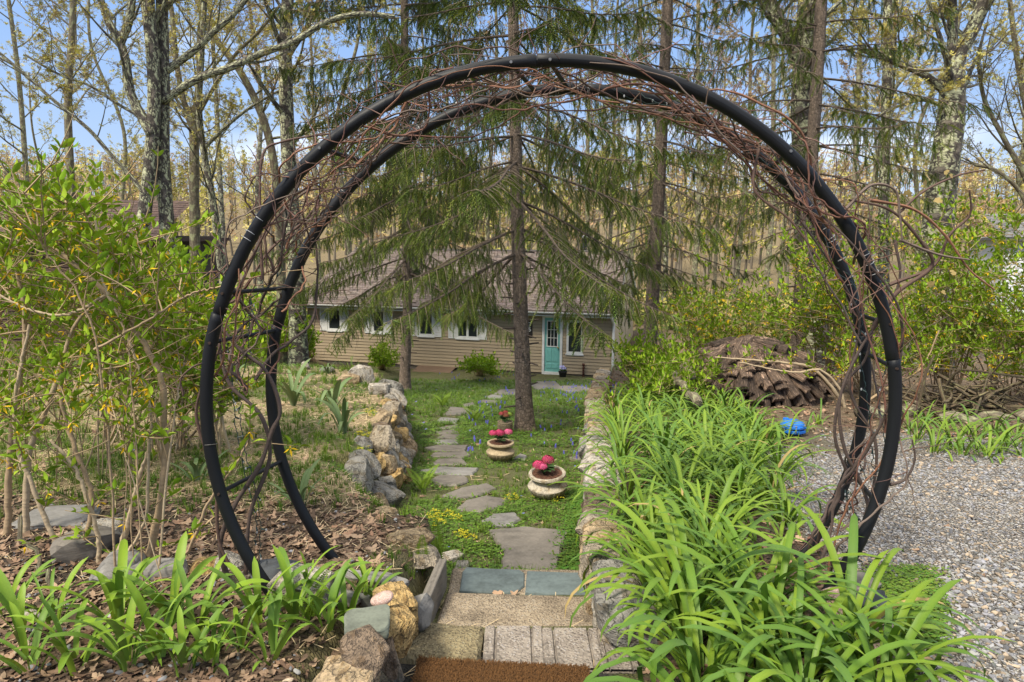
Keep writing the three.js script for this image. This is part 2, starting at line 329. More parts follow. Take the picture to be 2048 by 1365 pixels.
const HM = {
  tan: [0.92, 1, 1.07].map((k) => mat('tan clapboard paint', { ...T.board, color: lin(0.35 * k, 0.275 * k, 0.18 * k), bumpScale: 0.003, roughness: 0.7 })),
  pale: [0.95, 1, 1.05].map((k) => mat('pale clapboard paint', { ...T.board, color: lin(0.52 * k, 0.43 * k, 0.285 * k), bumpScale: 0.003, roughness: 0.7 })),
  white: mat('white paint', { ...T.plain, color: lin(0.68, 0.68, 0.66), roughness: 0.5, bumpScale: 0.001 }),
  core: mat('dark sheathing', { color: lin(0.05, 0.04, 0.03) }),
  teal: mat('teal door paint', { ...T.plain, color: lin(0.17, 0.44, 0.4), roughness: 0.45, bumpScale: 0.001 }),
  glass: pmat('window glass', { color: lin(0.02, 0.026, 0.028), roughness: 0.06, metalness: 0, specularIntensity: 1 }),
  shingle: mat('weathered roof shingles', { ...T.stone, vertexColors: true, bumpScale: 0.006, roughness: 0.95 }),
  founda: mat('foundation', { ...T.concrete, color: lin(0.12, 0.11, 0.1), bumpScale: 0.004 }),
  black: mat('black plastic', { color: lin(0.012, 0.012, 0.013), roughness: 0.5 }),
  alu: mat('aluminium', { color: lin(0.6, 0.6, 0.6), roughness: 0.4, metalness: 0.5 }),
};
function shingleCourses(parent, x0, x1, eave, ridge, n, base, seed) { // eave/ridge: [y, z]; courses of separate tabs, lapped like scales
  const R = rng(seed), c = new THREE.Color(), len = Math.hypot(ridge[0] - eave[0], ridge[1] - eave[1]), ny = -(ridge[1] - eave[1]) / len, nz = (ridge[0] - eave[0]) / len;
  for (let k = 0; k < n; k++) {
    const b = new MB();
    for (let x = x0 - R.r(0, 0.15); x < x1;) {
      const w = R.r(0.17, 0.34), a = Math.max(x, x0), e = Math.min(x + w - 0.006, x1), h = 0.012 + R.r(0, 0.008), k0 = R.r(0.7, 1.2), j = R.r(-0.01, 0.006);
      c.setRGB(base[0] * k0, base[1] * k0 * R.r(0.95, 1.02), base[2] * k0 * R.r(0.92, 1.04));
      const t0 = (k + j) / n, t1 = (k + 1.25) / n, Q = (x, t, o) => b.v(x, mix(eave[0], ridge[0], t) + ny * o, mix(eave[1], ridge[1], t) + nz * o, x, t * len, c);
      if (e > a) { b.q(Q(a, t0, h + 0.012), Q(e, t0, h + 0.012), Q(e, t1, h), Q(a, t1, h)); b.q(Q(a, t0, 0), Q(e, t0, 0), Q(e, t0, h + 0.012), Q(a, t0, h + 0.012)); }
      x += w;
    }
    b.build('shingle_course', HM.shingle, parent);
  }
}
{
  const A = at(622, 716, 27), B = at(1222, 757, 24), baseY = (A.y + B.y) / 2;
  const W = Math.hypot(B.x - A.x, B.z - A.z), turn = -Math.atan2(B.z - A.z, B.x - A.x), H = 2.34, D = 9.2;
  const house = thing('house', 'low tan clapboard house with brown shingle roof, white shutters and teal door below the garden', 'house', v3(A.x, baseY, A.z), turn);
  house.updateMatrixWorld(true);
  const inv = house.matrixWorld.clone().invert();
  const wall = (px, py) => { const o = camera.position.clone().applyMatrix4(inv), d = rayDir(px, py).transformDirection(inv); return o.addScaledVector(d, -o.z / d.z); };
  const X = (px, py) => wall(px, py).x, Y = (px, py) => wall(px, py).y;
  mesh('wall', boxGeo(0.03, -0.05, -D, W - 0.03, H, -0.03), HM.core, house);
  mesh('foundation', boxGeo(-0.01, -0.9, -D - 0.01, W + 0.01, 0.0, 0.0), HM.founda, house);
  // openings seen in the front: [x0, x1, y0, y1, kind]
  const op = []; const win = (xa, xb, ya, yb, kind) => { const o = { x0: X(xa, yb), x1: X(xb, yb), y0: Y((xa + xb) / 2, yb), y1: Y((xa + xb) / 2, ya), kind }; op.push(o); return o; };
  const wins = [win(656, 684, 617, 661, 'w'), win(745, 771, 620, 666, 'w'), win(837, 868, 624, 672, 'w'), win(913, 958, 628, 677, 'd')];
  const tall = win(1133, 1166, 641, 708, 't'), door = win(1084, 1124, 631, 749, 'door');
  // clapboards, each row cut by the openings
  const ex = 0.118, R = rng(5);
  for (let k = 0, y = 0.0; y < H - 0.04; k++, y += ex) {
    const cut = op.filter((o) => o.y0 < y + ex * 0.7 && o.y1 > y + ex * 0.3).map((o) => [o.x0, o.x1]).sort((a, b) => a[0] - b[0]);
    let x = 0.0; const seg = [];
    for (const [a, b] of cut) { if (a > x) seg.push([x, a]); x = Math.max(x, b); }
    seg.push([x, W]);
    for (const [a, b] of seg) { const m = mesh('siding_board', boardUnit, HM.tan[R.i(3)], house); m.position.set(a, y, R.r(0, 0.002)); m.scale.set(b - a, Math.min(ex, H - y), 1); }
  }
  const box = (n, x0, y0, z0, x1, y1, z1, m, p = house) => mesh(n, boxGeo(x0, y0, z0, x1, y1, z1), m, p);
  box('corner_trim', -0.07, 0, -0.05, 0.0, H, 0.03, HM.tan[0]); box('corner_trim', W, 0, -0.05, W + 0.07, H, 0.034, HM.tan[1]);
  for (const o of [...wins, tall]) {
    const w = new THREE.Group(); w.name = 'window'; house.add(w);
    const f = 0.075, z = 0.045;
    const fr = new MB(); fr.box(o.x0, o.y0, -0.03, o.x0 + f, o.y1, z); fr.box(o.x1 - f, o.y0, -0.03, o.x1, o.y1, z); fr.box(o.x0 + f, o.y0, -0.03, o.x1 - f, o.y0 + f, z - 0.002); fr.box(o.x0 + f, o.y1 - f, -0.03, o.x1 - f, o.y1, z - 0.002);
    if (o.kind === 'd') fr.box((o.x0 + o.x1) / 2 - 0.04, o.y0 + f, -0.03, (o.x0 + o.x1) / 2 + 0.04, o.y1 - f, z - 0.006);
    fr.build('frame', HM.white, w);
    box('pane', o.x0 + f - 0.01, o.y0 + f - 0.01, -0.028, o.x1 - f + 0.01, o.y1 - f + 0.01, 0.008, HM.glass, w);
    box('sill', o.x0 - 0.03, o.y0 - 0.05, 0.0, o.x1 + 0.03, o.y0 - 0.002, 0.07, HM.white, w);
    if (o.kind === 't') continue;
    const sw = 0.3;
    for (const sx of [o.x0 - sw - 0.012, o.x1 + 0.012]) {
      const s = new THREE.Group(); s.name = 'shutter'; house.add(s);
      const q = new MB(), y0 = o.y0 - 0.02, y1 = o.y1, e = 0.045; q.box(sx, y0, 0.02, sx + e, y1, 0.055); q.box(sx + sw - e, y0, 0.02, sx + sw, y1, 0.055); for (const yy of [y0, (y0 + y1) / 2 - 0.03, y1 - 0.06]) q.box(sx + e, yy, 0.02, sx + sw - e, yy + 0.06, 0.053); q.build('shutter_frame', HM.white, s);
      const l = new MB(); for (let y = y0 + 0.07; y < y1 - 0.07; y += 0.034) { const a = l.v(sx + e, y, 0.05), b = l.v(sx + sw - e, y, 0.05), c = l.v(sx + sw - e, y + 0.032, 0.026), d = l.v(sx + e, y + 0.032, 0.026); l.q(a, b, c, d); }
      l.build('louvre_slat', HM.white, s, 'stuff');
    }
  }
  { // the door in its white frame
    const o = door, f = 0.085, f0 = o.x0 + f, f1 = o.x1 - f, t = o.y1 - f, d = new THREE.Group(); d.name = 'door'; house.add(d);
    const fr = new MB(); fr.box(o.x0, o.y0, -0.03, f0, o.y1, 0.06); fr.box(f1, o.y0, -0.03, o.x1, o.y1, 0.06); fr.box(f0, t, -0.03, f1, o.y1, 0.058); fr.box(f0, o.y0 - 0.02, -0.03, f1, o.y0 + 0.1, 0.05); fr.build('door_frame', HM.white, d);
    box('door_leaf', f0 + 0.004, o.y0 + 0.1, -0.03, f1 - 0.004, t, 0.012, HM.teal, d);
    const w = f1 - f0, y0 = o.y0 + 0.1, lw = w * 0.62, lx = f0 + (w - lw) / 2, ly0 = y0 + 0.95, ly1 = t - 0.14;
    for (const [a, b] of [[0.12, 0.46], [0.54, 0.88]]) for (const [ya, yb] of [[0.12, 0.3], [0.37, 0.84]]) mesh('door_panel', new RoundedBoxGeometry(w * (b - a), yb - ya, 0.024, 2, 0.009), HM.teal, d).position.set(f0 + w * (a + b) / 2, y0 + (ya + yb) / 2, 0.014);
    box('pane', lx, ly0, 0.0, lx + lw, ly1, 0.018, HM.glass, d);
    const g = new MB(); for (const [a, b, c, e] of [[lx - 0.03, ly0 - 0.03, lx, ly1 + 0.03], [lx + lw, ly0 - 0.03, lx + lw + 0.03, ly1 + 0.03], [lx, ly0 - 0.03, lx + lw, ly0], [lx, ly1, lx + lw, ly1 + 0.03]]) g.box(a, b, 0.011, c, e, 0.03);
    for (let i = 1; i < 3; i++) g.box(lx + lw * i / 3 - 0.008, ly0, 0.014, lx + lw * i / 3 + 0.008, ly1, 0.025); for (let i = 1; i < 3; i++) g.box(lx, mix(ly0, ly1, i / 3) - 0.008, 0.013, lx + lw, mix(ly0, ly1, i / 3) + 0.008, 0.024);
    g.build('glazing_bar', HM.white, d);
    const k = mesh('door_handle', new THREE.SphereGeometry(0.032, 12, 8), mat('brass', { color: lin(0.55, 0.38, 0.12), metalness: 0.9, roughness: 0.3 }), d); k.position.set(f1 - 0.07, y0 + 0.9, 0.05);
  }
  { // dark house number board: digits one below the other
    const c = wall(1060, 652), n = mesh('number_board', boxGeo(-0.1, -0.42, 0.02, 0.1, 0.16, 0.045), mat('dark board', { color: lin(0.02, 0.014, 0.012), roughness: 0.5 }), house); n.position.set(c.x, c.y, 0);
    const { FontLoader } = await import('three/addons/loaders/FontLoader.js'), { TextGeometry } = await import('three/addons/geometries/TextGeometry.js');
    const font = await new FontLoader().loadAsync('fonts/droid/droid_sans_bold.typeface.json');
    ['3', '5'].forEach((ch, i) => { const g = new TextGeometry(ch, { font, size: 0.15, depth: 0.012, curveSegments: 6 }); g.center(); const m = mesh('numeral', g, HM.white, n); m.position.set(0, 0.06 - i * 0.19, 0.051); });
  }
  // roof: shingle courses in front, slab behind, fascia and gutter
  const ov = 0.42, ry = 1.98, eave = [H - 0.02, ov], ridge = [H + ry, -D / 2], xa = -0.32, xb = W + 0.12;
  const slab = new MB(), th = 0.14, S = (x, y, z) => slab.v(x, y, z, x, z);
  for (const [p, q] of [[eave, ridge], [ridge, [H - 0.02, -D - ov]]]) { const a = [S(xa, p[0] - th, p[1]), S(xb, p[0] - th, p[1]), S(xb, q[0] - th, q[1]), S(xa, q[0] - th, q[1])], b = [S(xa, p[0], p[1]), S(xb, p[0], p[1]), S(xb, q[0], q[1]), S(xa, q[0], q[1])]; slab.q(...a); slab.q(...b); slab.q(a[0], a[1], b[1], b[0]); slab.q(a[1], a[2], b[2], b[1]); slab.q(a[0], a[3], b[3], b[0]); slab.q(a[2], a[3], b[3], b[2]); }
  const roof = slab.build('roof', mat('roof deck', { color: lin(0.12, 0.095, 0.08) }), house);
  shingleCourses(roof, xa, xb, eave, ridge, 34, [0.19, 0.15, 0.13], 8);
  mesh('ridge_cap', (() => { const b = new MB(); b.tube([v3(xa, H + ry + 0.02, -D / 2), v3(xb, H + ry + 0.02, -D / 2)], 0.06, 8); return b.geo(false); })(), mat('ridge', { color: lin(0.07, 0.06, 0.055) }), roof);
  const gut = new MB(); for (let i = 0; i < 7; i++) { const a0 = Math.PI + i / 7 * Math.PI, a1 = Math.PI + (i + 1) / 7 * Math.PI; for (const r of [0.065, 0.058]) { const P = (x, a) => gut.v(x, H - 0.06 + Math.sin(a) * r, ov + 0.07 + Math.cos(a) * r); gut.q(P(xa, a0), P(xb, a0), P(xb, a1), P(xa, a1)); } }
  gut.box(xa, H - 0.07, ov + 0.128, xb, H - 0.045, ov + 0.146); gut.build('gutter', HM.white, house);
  box('fascia', xa, H - 0.2, ov - 0.03, xb, H - 0.03, ov - 0.004, HM.white); box('soffit', xa, H - 0.215, 0.03, xb, H - 0.2, ov - 0.03, HM.white);
  const dp = new MB(); dp.tube([v3(W + 0.02, H - 0.1, ov + 0.06), v3(W + 0.03, H - 0.22, ov + 0.05), v3(W + 0.05, H - 0.42, 0.1), v3(W + 0.05, H - 0.55, 0.08), v3(W + 0.05, 0.1, 0.08)], 0.045, 8); dp.build('downspout', HM.white, house);
  const dp2 = new MB(); dp2.tube([v3(-0.1, H - 0.1, ov + 0.06), v3(-0.1, H - 0.25, ov + 0.04), v3(-0.12, H - 0.45, 0.07), v3(-0.12, 0.05, 0.07), v3(-0.3, -0.02, 0.3)], 0.04, 8); dp2.build('downspout', HM.white, house);
  // gable end with diagonal boards
  const gab = new THREE.Group(); gab.name = 'gable_wall'; gab.position.set(W + 0.0, 0, 0); gab.rotation.y = Math.PI / 2; house.add(gab);
  const pent = [[0, -0.3], [D, -0.3], [D, H - 0.1], [D / 2, H + ry - 0.16], [0, H - 0.1]], s = Math.SQRT1_2;
  for (let k = -60; k < 110; k++) {
    let p = clipPoly(pent, -s, s, (k + 1) * 0.115 - 0.006); p = p.length > 2 ? clipPoly(p, s, -s, -k * 0.115) : p;
    if (p.length < 3) continue;
    const sh = new THREE.Shape(p.map(([x, y]) => new THREE.Vector2(x, y))), m = mesh('siding_board', new THREE.ExtrudeGeometry(sh, { depth: 0.018, bevelEnabled: false }), HM.pale[R.i(3)], gab); m.position.z = R.r(0.0, 0.008);
  }
  const rk = new MB(); for (const e of [[0, H - 0.12, -0.45], [D, H - 0.12, D + 0.45]]) { const a = v3(e[2], H - 0.02 - 0.2, 0.1), b2 = v3(D / 2, H + ry - 0.2, 0.1); const A2 = [a, b2].map((p) => [rk.v(p.x, p.y - 0.02, 0.12), rk.v(p.x, p.y + 0.14, 0.12), rk.v(p.x, p.y - 0.02, 0.15), rk.v(p.x, p.y + 0.14, 0.15)]); rk.q(A2[0][0], A2[1][0], A2[1][1], A2[0][1]); rk.q(A2[0][2], A2[1][2], A2[1][3], A2[0][3]); rk.q(A2[0][0], A2[1][0], A2[1][2], A2[0][2]); rk.q(A2[0][1], A2[1][1], A2[1][3], A2[0][3]); }
  rk.build('rake_board', HM.white, gab);
  const ch = new MB(); ch.tube([v3(W * 0.84, H + ry - 0.7, -D * 0.62), v3(W * 0.84, H + ry + 0.55, -D * 0.62)], 0.11, 10); const cp = ch.build('chimney_pipe', mat('dark pipe', { color: lin(0.03, 0.03, 0.03), roughness: 0.5 }), house);
  mesh('chimney_cap', new THREE.ConeGeometry(0.24, 0.13, 12), HM.alu, cp).position.set(W * 0.84, H + ry + 0.66, -D * 0.62);
  // doorstep, mat, flower pot, hatch, spigot and pipe
  const onWall = (px, py, z) => { const o = camera.position.clone().applyMatrix4(inv), d = rayDir(px, py).transformDirection(inv); return o.addScaledVector(d, (z - o.z) / d.z); };
  const toW = (x, y, z) => v3(x, y, z).applyMatrix4(house.matrixWorld), dx = (door.x0 + door.x1) / 2;
  const st = thing('doorstep', 'low bluestone slab doorstep below the teal front door', 'doorstep', toW(dx + 0.05, door.y0 - 0.1, 0.72), turn);
  const sm = mat('bluestone step', { ...T.slate, color: lin(0.2, 0.23, 0.21), bumpScale: 0.004 });
  for (const i of [-1, 0, 1]) mesh('paver', new RoundedBoxGeometry(0.57, 0.07, 1.1, 2, 0.012), sm, st).position.set(i * 0.58, 0, 0);
  mesh('base_course', new RoundedBoxGeometry(1.66, 0.5, 1.0, 2, 0.02), HM.founda, st).position.set(0, -0.286, 0);
  const swirl = tex(128, (u, v) => { const a = pf(u, v, 3, 3, 4, 3) * 9 + Math.hypot(u - 0.4, v - 0.5) * 14, k = Math.sin(a) * 0.5 + 0.5, q = Math.sin(a * 0.5 + 1) * 0.5 + 0.5; return [mix(0.62, 0.5, k), mix(0.36, 0.16, k * q), mix(0.34, 0.28, 1 - q), 0.5]; }, 1);
  const dm = thing('doormat', 'small pink and orange swirl patterned doormat on the bluestone doorstep', 'doormat', toW(dx, door.y0 - 0.055, 0.62), turn);
  const dmg = new RoundedBoxGeometry(0.78, 0.016, 0.46, 2, 0.007); mesh('pile', dmg, mat('printed pile', { map: swirl.map, roughness: 1 }), dm); mesh('border', (() => { const b = new MB(); b.box(-0.4, -0.011, -0.24, 0.4, 0.001, 0.24); return b.geo(false); })(), HM.black, dm);
  const pp = toW(door.x1 + 0.12, door.y0 - 0.06, 0.5), pot = thing('flower_pot', 'black plastic pot of pale violet pansies beside the teal front door', 'flower pot', pp);
  mesh('pot', new THREE.LatheGeometry([[0, 0], [0.1, 0], [0.145, 0.26], [0.16, 0.262], [0.16, 0.3], [0.145, 0.3], [0.135, 0.26], [0, 0.25]].map((q) => new THREE.Vector2(...q)), 20), HM.black, pot);
  const fl = new MB(), lf = new MB(), r2 = rng(3);
  for (let i = 0; i < 60; i++) { const a = r2.r(0, 6.3), r = r2.r(0.01, 0.14), y = 0.28 + r2.r(0, 0.12), s2 = 0.03; lf.t(lf.v(Math.cos(a) * r, y, Math.sin(a) * r), lf.v(Math.cos(a + 0.4) * (r + s2), y + r2.r(0, 0.05), Math.sin(a + 0.4) * (r + s2)), lf.v(Math.cos(a - 0.3) * (r + s2), y + 0.02, Math.sin(a - 0.3) * (r + s2))); }
  lf.build('foliage', leafMat('pansy leaf', { color: lin(0.05, 0.12, 0.025) }), pot, 'stuff');
  const fm = mat('pansy petal', { color: lin(0.42, 0.4, 0.72) });
  for (let i = 0; i < 9; i++) { const b = new MB(), a = r2.r(0, 6.3), r = r2.r(0.02, 0.11); for (let k = 0; k < 5; k++) { const t = k * 1.257; b.q(b.v(0, 0, 0.01), b.v(Math.cos(t - 0.5) * 0.035, Math.sin(t - 0.5) * 0.035, 0), b.v(Math.cos(t) * 0.045, Math.sin(t) * 0.045, -0.006), b.v(Math.cos(t + 0.5) * 0.035, Math.sin(t + 0.5) * 0.035, 0)); } const m = b.build('blossom', fm, pot); m.position.set(Math.cos(a) * r, 0.38 + r2.r(0, 0.1), Math.sin(a) * r); m.rotation.set(r2.r(-0.8, 0.2), r2.r(-0.6, 0.6), 0); }
  const hx = X(875, 735), hatch = thing('cellar_hatch', 'weathered brown wooden hatch cover sloping from the house wall', 'hatch cover', toW(hx, 0.02, 0.45), turn);
  const wood = mat('weathered plank', { ...T.board, color: lin(0.17, 0.11, 0.07), bumpScale: 0.006 });
  for (let i = 0; i < 6; i++) { const p = mesh('plank', new RoundedBoxGeometry(1.5, 0.03, 0.145, 1, 0.006), wood, hatch); p.position.set(0, -0.02 - i * 0.022, -0.37 + i * 0.15); p.rotation.x = 0.14; }
  const pi = toW(X(1168, 745), 0.12, 0.14), pipe = thing('vent_pipe', 'rusty upright pipe standing against the tan clapboards by the tall window', 'pipe', pi); const pb = new MB(); pb.tube([v3(0, -0.3, 0), v3(0, 0.28, 0)], 0.04, 10); pb.build('pipe_shaft', mat('rust', { ...T.plain, color: lin(0.16, 0.055, 0.03) }), pipe); mesh('pipe_cap', new THREE.CylinderGeometry(0.052, 0.052, 0.05, 10), mat('rust cap', { color: lin(0.12, 0.045, 0.03) }), pipe).position.y = 0.29;
}
// ---------- the brown house behind the yellow-flowered shrubs ----------
{
  const P = at(45, 480, 19.5), t = thing('brown_house', 'dark brown building with a brown shingled roof half hidden behind yellow-flowered shrubs', 'house', v3(P.x, -2.0, P.z), 0.1);
  const m = mat('dark brown boards', { ...T.board, color: lin(0.07, 0.042, 0.03), bumpScale: 0.004 });
  for (let k = 0; k < 30; k++) { const b = mesh('siding_board', boardUnit, m, t); b.position.set(-5, k * 0.115, 0); b.scale.set(8.4, 0.115, 1); }
  mesh('wall', boxGeo(-5, -0.5, -6, 3.4, 3.45, -0.01), HM.core, t);
  const r = new MB(); r.box(-5.3, 3.28, -6.4, 3.75, 3.4, 0.35); const ro = r.build('roof', mat('brown roof deck', { color: lin(0.06, 0.035, 0.028) }), t);
  shingleCourses(ro, -5.3, 3.75, [3.4, 0.38], [4.55, -2.9], 15, [0.125, 0.078, 0.062], 77);
  const win = new THREE.Group(); win.name = 'window'; t.add(win); mesh('frame', boxGeo(1.3, 1.6, 0.0, 2.4, 2.7, 0.05), mat('brown trim', { color: lin(0.1, 0.06, 0.04) }), win); mesh('pane', boxGeo(1.38, 1.68, 0.0, 2.32, 2.62, 0.056), HM.glass, win);
  const pt = new MB(); pt.box(3.42, -0.5, 0.0, 3.56, 3.3, 0.14); pt.build('corner_post', mat('post', { color: lin(0.14, 0.06, 0.035) }), t);
}
// ---------- a white house glimpsed beyond the shrubs ----------
{
  const P = at(2135, 560, 27), t = thing('white_house', 'white clapboard house glimpsed through the shrubs at the edge of the gravel', 'house', v3(P.x, -2.3, P.z), -0.35);
  const ws = [0.9, 1].map((k) => mat('white clapboard', { ...T.board, color: lin(0.68 * k, 0.69 * k, 0.7 * k), bumpScale: 0.003 }));
  for (let k = 0; k < 26; k++) { const b = mesh('siding_board', boardUnit, ws[k % 2], t); b.position.set(-2.2, k * 0.15, 0); b.scale.set(7, 0.15, 1); }
  mesh('wall', boxGeo(-2.19, -0.5, -5, 4.8, 3.95, -0.01), HM.white, t);
  const r = new MB(); r.box(-2.45, 3.8, -5.3, 5, 3.92, 0.45); const ro = r.build('roof', mat('grey roof deck', { color: lin(0.1, 0.1, 0.1) }), t); shingleCourses(ro, -2.45, 5, [3.92, 0.46], [4.9, -2.4], 12, [0.2, 0.2, 0.2], 31);
  const w = new THREE.Group(); w.name = 'window'; t.add(w); mesh('frame', boxGeo(-1.2, 1.4, 0.0, 0, 2.9, 0.05), HM.white, w); mesh('pane', boxGeo(-1.1, 1.5, 0.0, -0.1, 2.8, 0.056), HM.glass, w);
}
// ---------- rocks, walls, steps, stepping stones ----------
function rockGeo(seed, { planes = 15, boxy = 0, rough = 0.07, detail = 4, round = 0.12 } = {}) {
  const R = rng(seed), pl = [];
  for (let i = 0; i < planes; i++) { const z = R.r(-1, 1), a = R.r(0, 6.283), s = Math.sqrt(1 - z * z); pl.push([v3(Math.cos(a) * s, z, Math.sin(a) * s), R.r(0.72, 1.0)]); }
  if (boxy) for (const n of [[1, 0, 0], [-1, 0, 0], [0, 1, 0], [0, -1, 0], [0, 0, 1], [0, 0, -1]]) pl.push([v3(n[0] + R.r(-0.12, 0.12), n[1] + R.r(-0.1, 0.1), n[2] + R.r(-0.12, 0.12)).normalize(), mix(1, 0.62, boxy) * R.r(0.93, 1.03)]);
  const g = new THREE.IcosahedronGeometry(1, detail), p = g.attributes.position, v = new V3();
  for (let i = 0; i < p.count; i++) {
    v.fromBufferAttribute(p, i).normalize();
    let s = 0; for (const [n, d] of pl) { const c = n.dot(v); if (c > 0.05) s += Math.pow(c / d, 1 / round); }
    let r = Math.pow(s, -round); r = Math.min(r, 1.5);
    r *= 1 + rough * 2 * fbm3(v.x * 2.6 + seed, v.y * 2.6, v.z * 2.6, 4);
    p.setXYZ(i, v.x * r, v.y * r, v.z * r);
  }
  const c = toCreasedNormals(g, 0.55), q = c.attributes.position, nn = c.attributes.normal, uv = new Float32Array(q.count * 2);
  for (let f = 0; f < q.count; f += 3) {
    const a = Math.abs(nn.getX(f)), b = Math.abs(nn.getY(f)), d = Math.abs(nn.getZ(f));
    for (let k = 0; k < 3; k++) { const i = f + k, x = q.getX(i), y = q.getY(i), z = q.getZ(i); uv.set(b >= a && b >= d ? [x, z] : a > d ? [z, y] : [x, y], i * 2); }
  }
  for (let i = 0; i < uv.length; i++) uv[i] = uv[i] * 0.2 + seed * 0.137;
  c.setAttribute('uv', new THREE.BufferAttribute(uv, 2)); return c;
}
const ROCK = { ang: [], blk: [], rnd: [] };
for (let i = 0; i < 8; i++) { ROCK.ang.push(rockGeo(i + 1, { planes: 11, rough: 0.06, round: 0.03 })); ROCK.blk.push(rockGeo(i + 40, { planes: 7, boxy: 0.75, rough: 0.09, round: 0.05 })); }
for (let i = 0; i < 4; i++) ROCK.rnd.push(rockGeo(i + 80, { planes: 16, rough: 0.05, round: 0.2 }));
const SM = {}; for (const [k, c] of Object.entries({ tan: [0.43, 0.32, 0.19], ochre: [0.52, 0.35, 0.14], grey: [0.27, 0.255, 0.225], dark: [0.14, 0.135, 0.13], pale: [0.5, 0.45, 0.38], brown: [0.25, 0.18, 0.12], buff: [0.4, 0.335, 0.25], rose: [0.6, 0.43, 0.38] })) SM[k] = mat(k + ' stone', { ...T.stone, color: lin(c[0] * 0.98, c[1] * 0.97, c[2] * 0.95), bumpScale: 0.03 });
const SL = {}; for (const [k, c] of Object.entries({ grey: [0.25, 0.235, 0.215], blue: [0.13, 0.165, 0.165], green: [0.17, 0.185, 0.14], brown: [0.2, 0.175, 0.145], dark: [0.055, 0.062, 0.07] })) SL[k] = mat(k + ' slate', { ...T.slate, color: lin(...c), bumpScale: 0.005, roughness: 0.75 });
function stone(name, geo, m, parent, p, size, e = [0, 0, 0]) { const o = mesh(name, geo, m, parent); o.position.copy(p); o.scale.set(...size); o.rotation.set(e[0], e[1], e[2], 'YXZ'); return o; }
function lone(label, category, geo, m, p, size, e) { return tag(stone('stone', geo, m, scene, p, size, e), label, category); }
// an irregular slab: outline in world x/d, top at y(x, d)
function slabGeo(poly, yAt, th, seed, { sub = 0.05, rough = 0.012, bevel = 0.012 } = {}) {
  const R = rng(seed), out = [];
  for (let i = 0; i < poly.length; i++) { const a = poly[i], b = poly[(i + 1) % poly.length], L = Math.hypot(b[0] - a[0], b[1] - a[1]), n = Math.max(1, Math.round(L / sub)); for (let k = 0; k < n; k++) { const t = k / n; out.push([mix(a[0], b[0], t) + (k ? R.g() * rough : 0), mix(a[1], b[1], t) + (k ? R.g() * rough : 0)]); } }
  const cx = out.reduce((s, p) => s + p[0], 0) / out.length, cy = out.reduce((s, p) => s + p[1], 0) / out.length, b = new MB(), rings = [];
  const N = out.length;
  const ring = (f, off, shrink) => out.map(([x, y]) => { const dx = x - cx, dy = y - cy, l = Math.hypot(dx, dy) || 1, k = Math.max(0, (l * f - shrink) / l), X = cx + dx * k, Y = cy + dy * k; return b.v(X, yAt(X, Y) + off + (f > 0 ? 0.006 * fbm3(X * 9, Y * 9, seed, 3) : 0), -Y, X, Y); });
  const A = ring(1, -th, 0), B = ring(1, -bevel, 0), B2 = ring(1, -bevel, 0), C = ring(1, 0, bevel), D = ring(0.66, 0.002, 0), E = ring(0.33, 0.003, 0), c = b.v(cx, yAt(cx, cy) + 0.003, -cy, cx, cy);
  const join = (P, Q) => { for (let i = 0; i < N; i++) { const j = (i + 1) % N; b.q(P[i], P[j], Q[j], Q[i]); } };
  join(A, B); join(B2, C); join(C, D); join(D, E); for (let i = 0; i < N; i++) b.t(E[i], E[(i + 1) % N], c);
  return b.geo(false, 0.7);
}
const STONES = [];
{ // stepping stones down the garden, outlines read on the ground
  const F = [[975, 1060, 1045, 1054, 1138, 1062, 1122, 1100, 1118, 1141, 1000, 1140, 1008, 1102], [962, 1041, 985, 1028, 1030, 1025, 1042, 1039, 1028, 1050, 990, 1051], [913, 1019, 930, 1001, 975, 991, 1017, 999, 1003, 1014, 960, 1024], [884, 991, 920, 976, 975, 966, 994, 977, 965, 989, 915, 997], [856, 961, 880, 950, 930, 951, 938, 961, 915, 972, 880, 970], [838, 941, 880, 933, 957, 935, 946, 948, 905, 950], [860, 930, 875, 918, 925, 916, 936, 929], [856, 912, 870, 905, 930, 903, 942, 909, 928, 915], [848, 896, 880, 890, 937, 891, 930, 901, 870, 902], [866, 885, 880, 880, 915, 879, 921, 886, 895, 889], [873, 876, 885, 868, 920, 868, 924, 876], [869, 863, 910, 859, 919, 865, 880, 868], [872, 856, 915, 850, 919, 856, 880, 859], [871, 843, 880, 836, 919, 838, 913, 845], [889, 829, 900, 815, 936, 818, 942, 828], [925, 809, 945, 806, 951, 812, 930, 815], [953, 805, 965, 800, 997, 802, 991, 807], [963, 796, 985, 790, 1010, 793, 1000, 798], [988, 788, 1000, 780, 1037, 779, 1039, 791], [1060, 772, 1075, 764, 1112, 764, 1122, 773, 1075, 779], [1098, 776, 1130, 772, 1165, 773, 1192, 780, 1140, 785], [1027, 916, 1040, 908, 1054, 912, 1050, 921], [1138, 916, 1160, 909, 1180, 914, 1176, 923]];
  const path = thing('stepping_stone_path', 'winding path of flat brown-grey stepping stones sunk in green ground cover', 'garden path');
  const ms = ['brown', 'grey', 'brown', 'brown'];
  F.forEach((f, i) => { const poly = []; for (let k = 0; k < f.length; k += 2) { const p = onGround(f[k], f[k + 1], 0.02); poly.push([p.x, -p.z]); } if (i > 10 && i < 21) for (const q of poly) q[1] += (q[1] - poly.reduce((s, p) => s + p[1], 0) / poly.length) * 0.15; STONES.push(poly); mesh('stone', slabGeo(poly, (x, d) => pathY(d) + 0.022, 0.06, i + 1), SL[ms[i % 4]], path); });
}
const onPlane = (px, py, y) => { const r = rayDir(px, py); return camera.position.clone().addScaledVector(r, (y - camera.position.y) / r.y); };
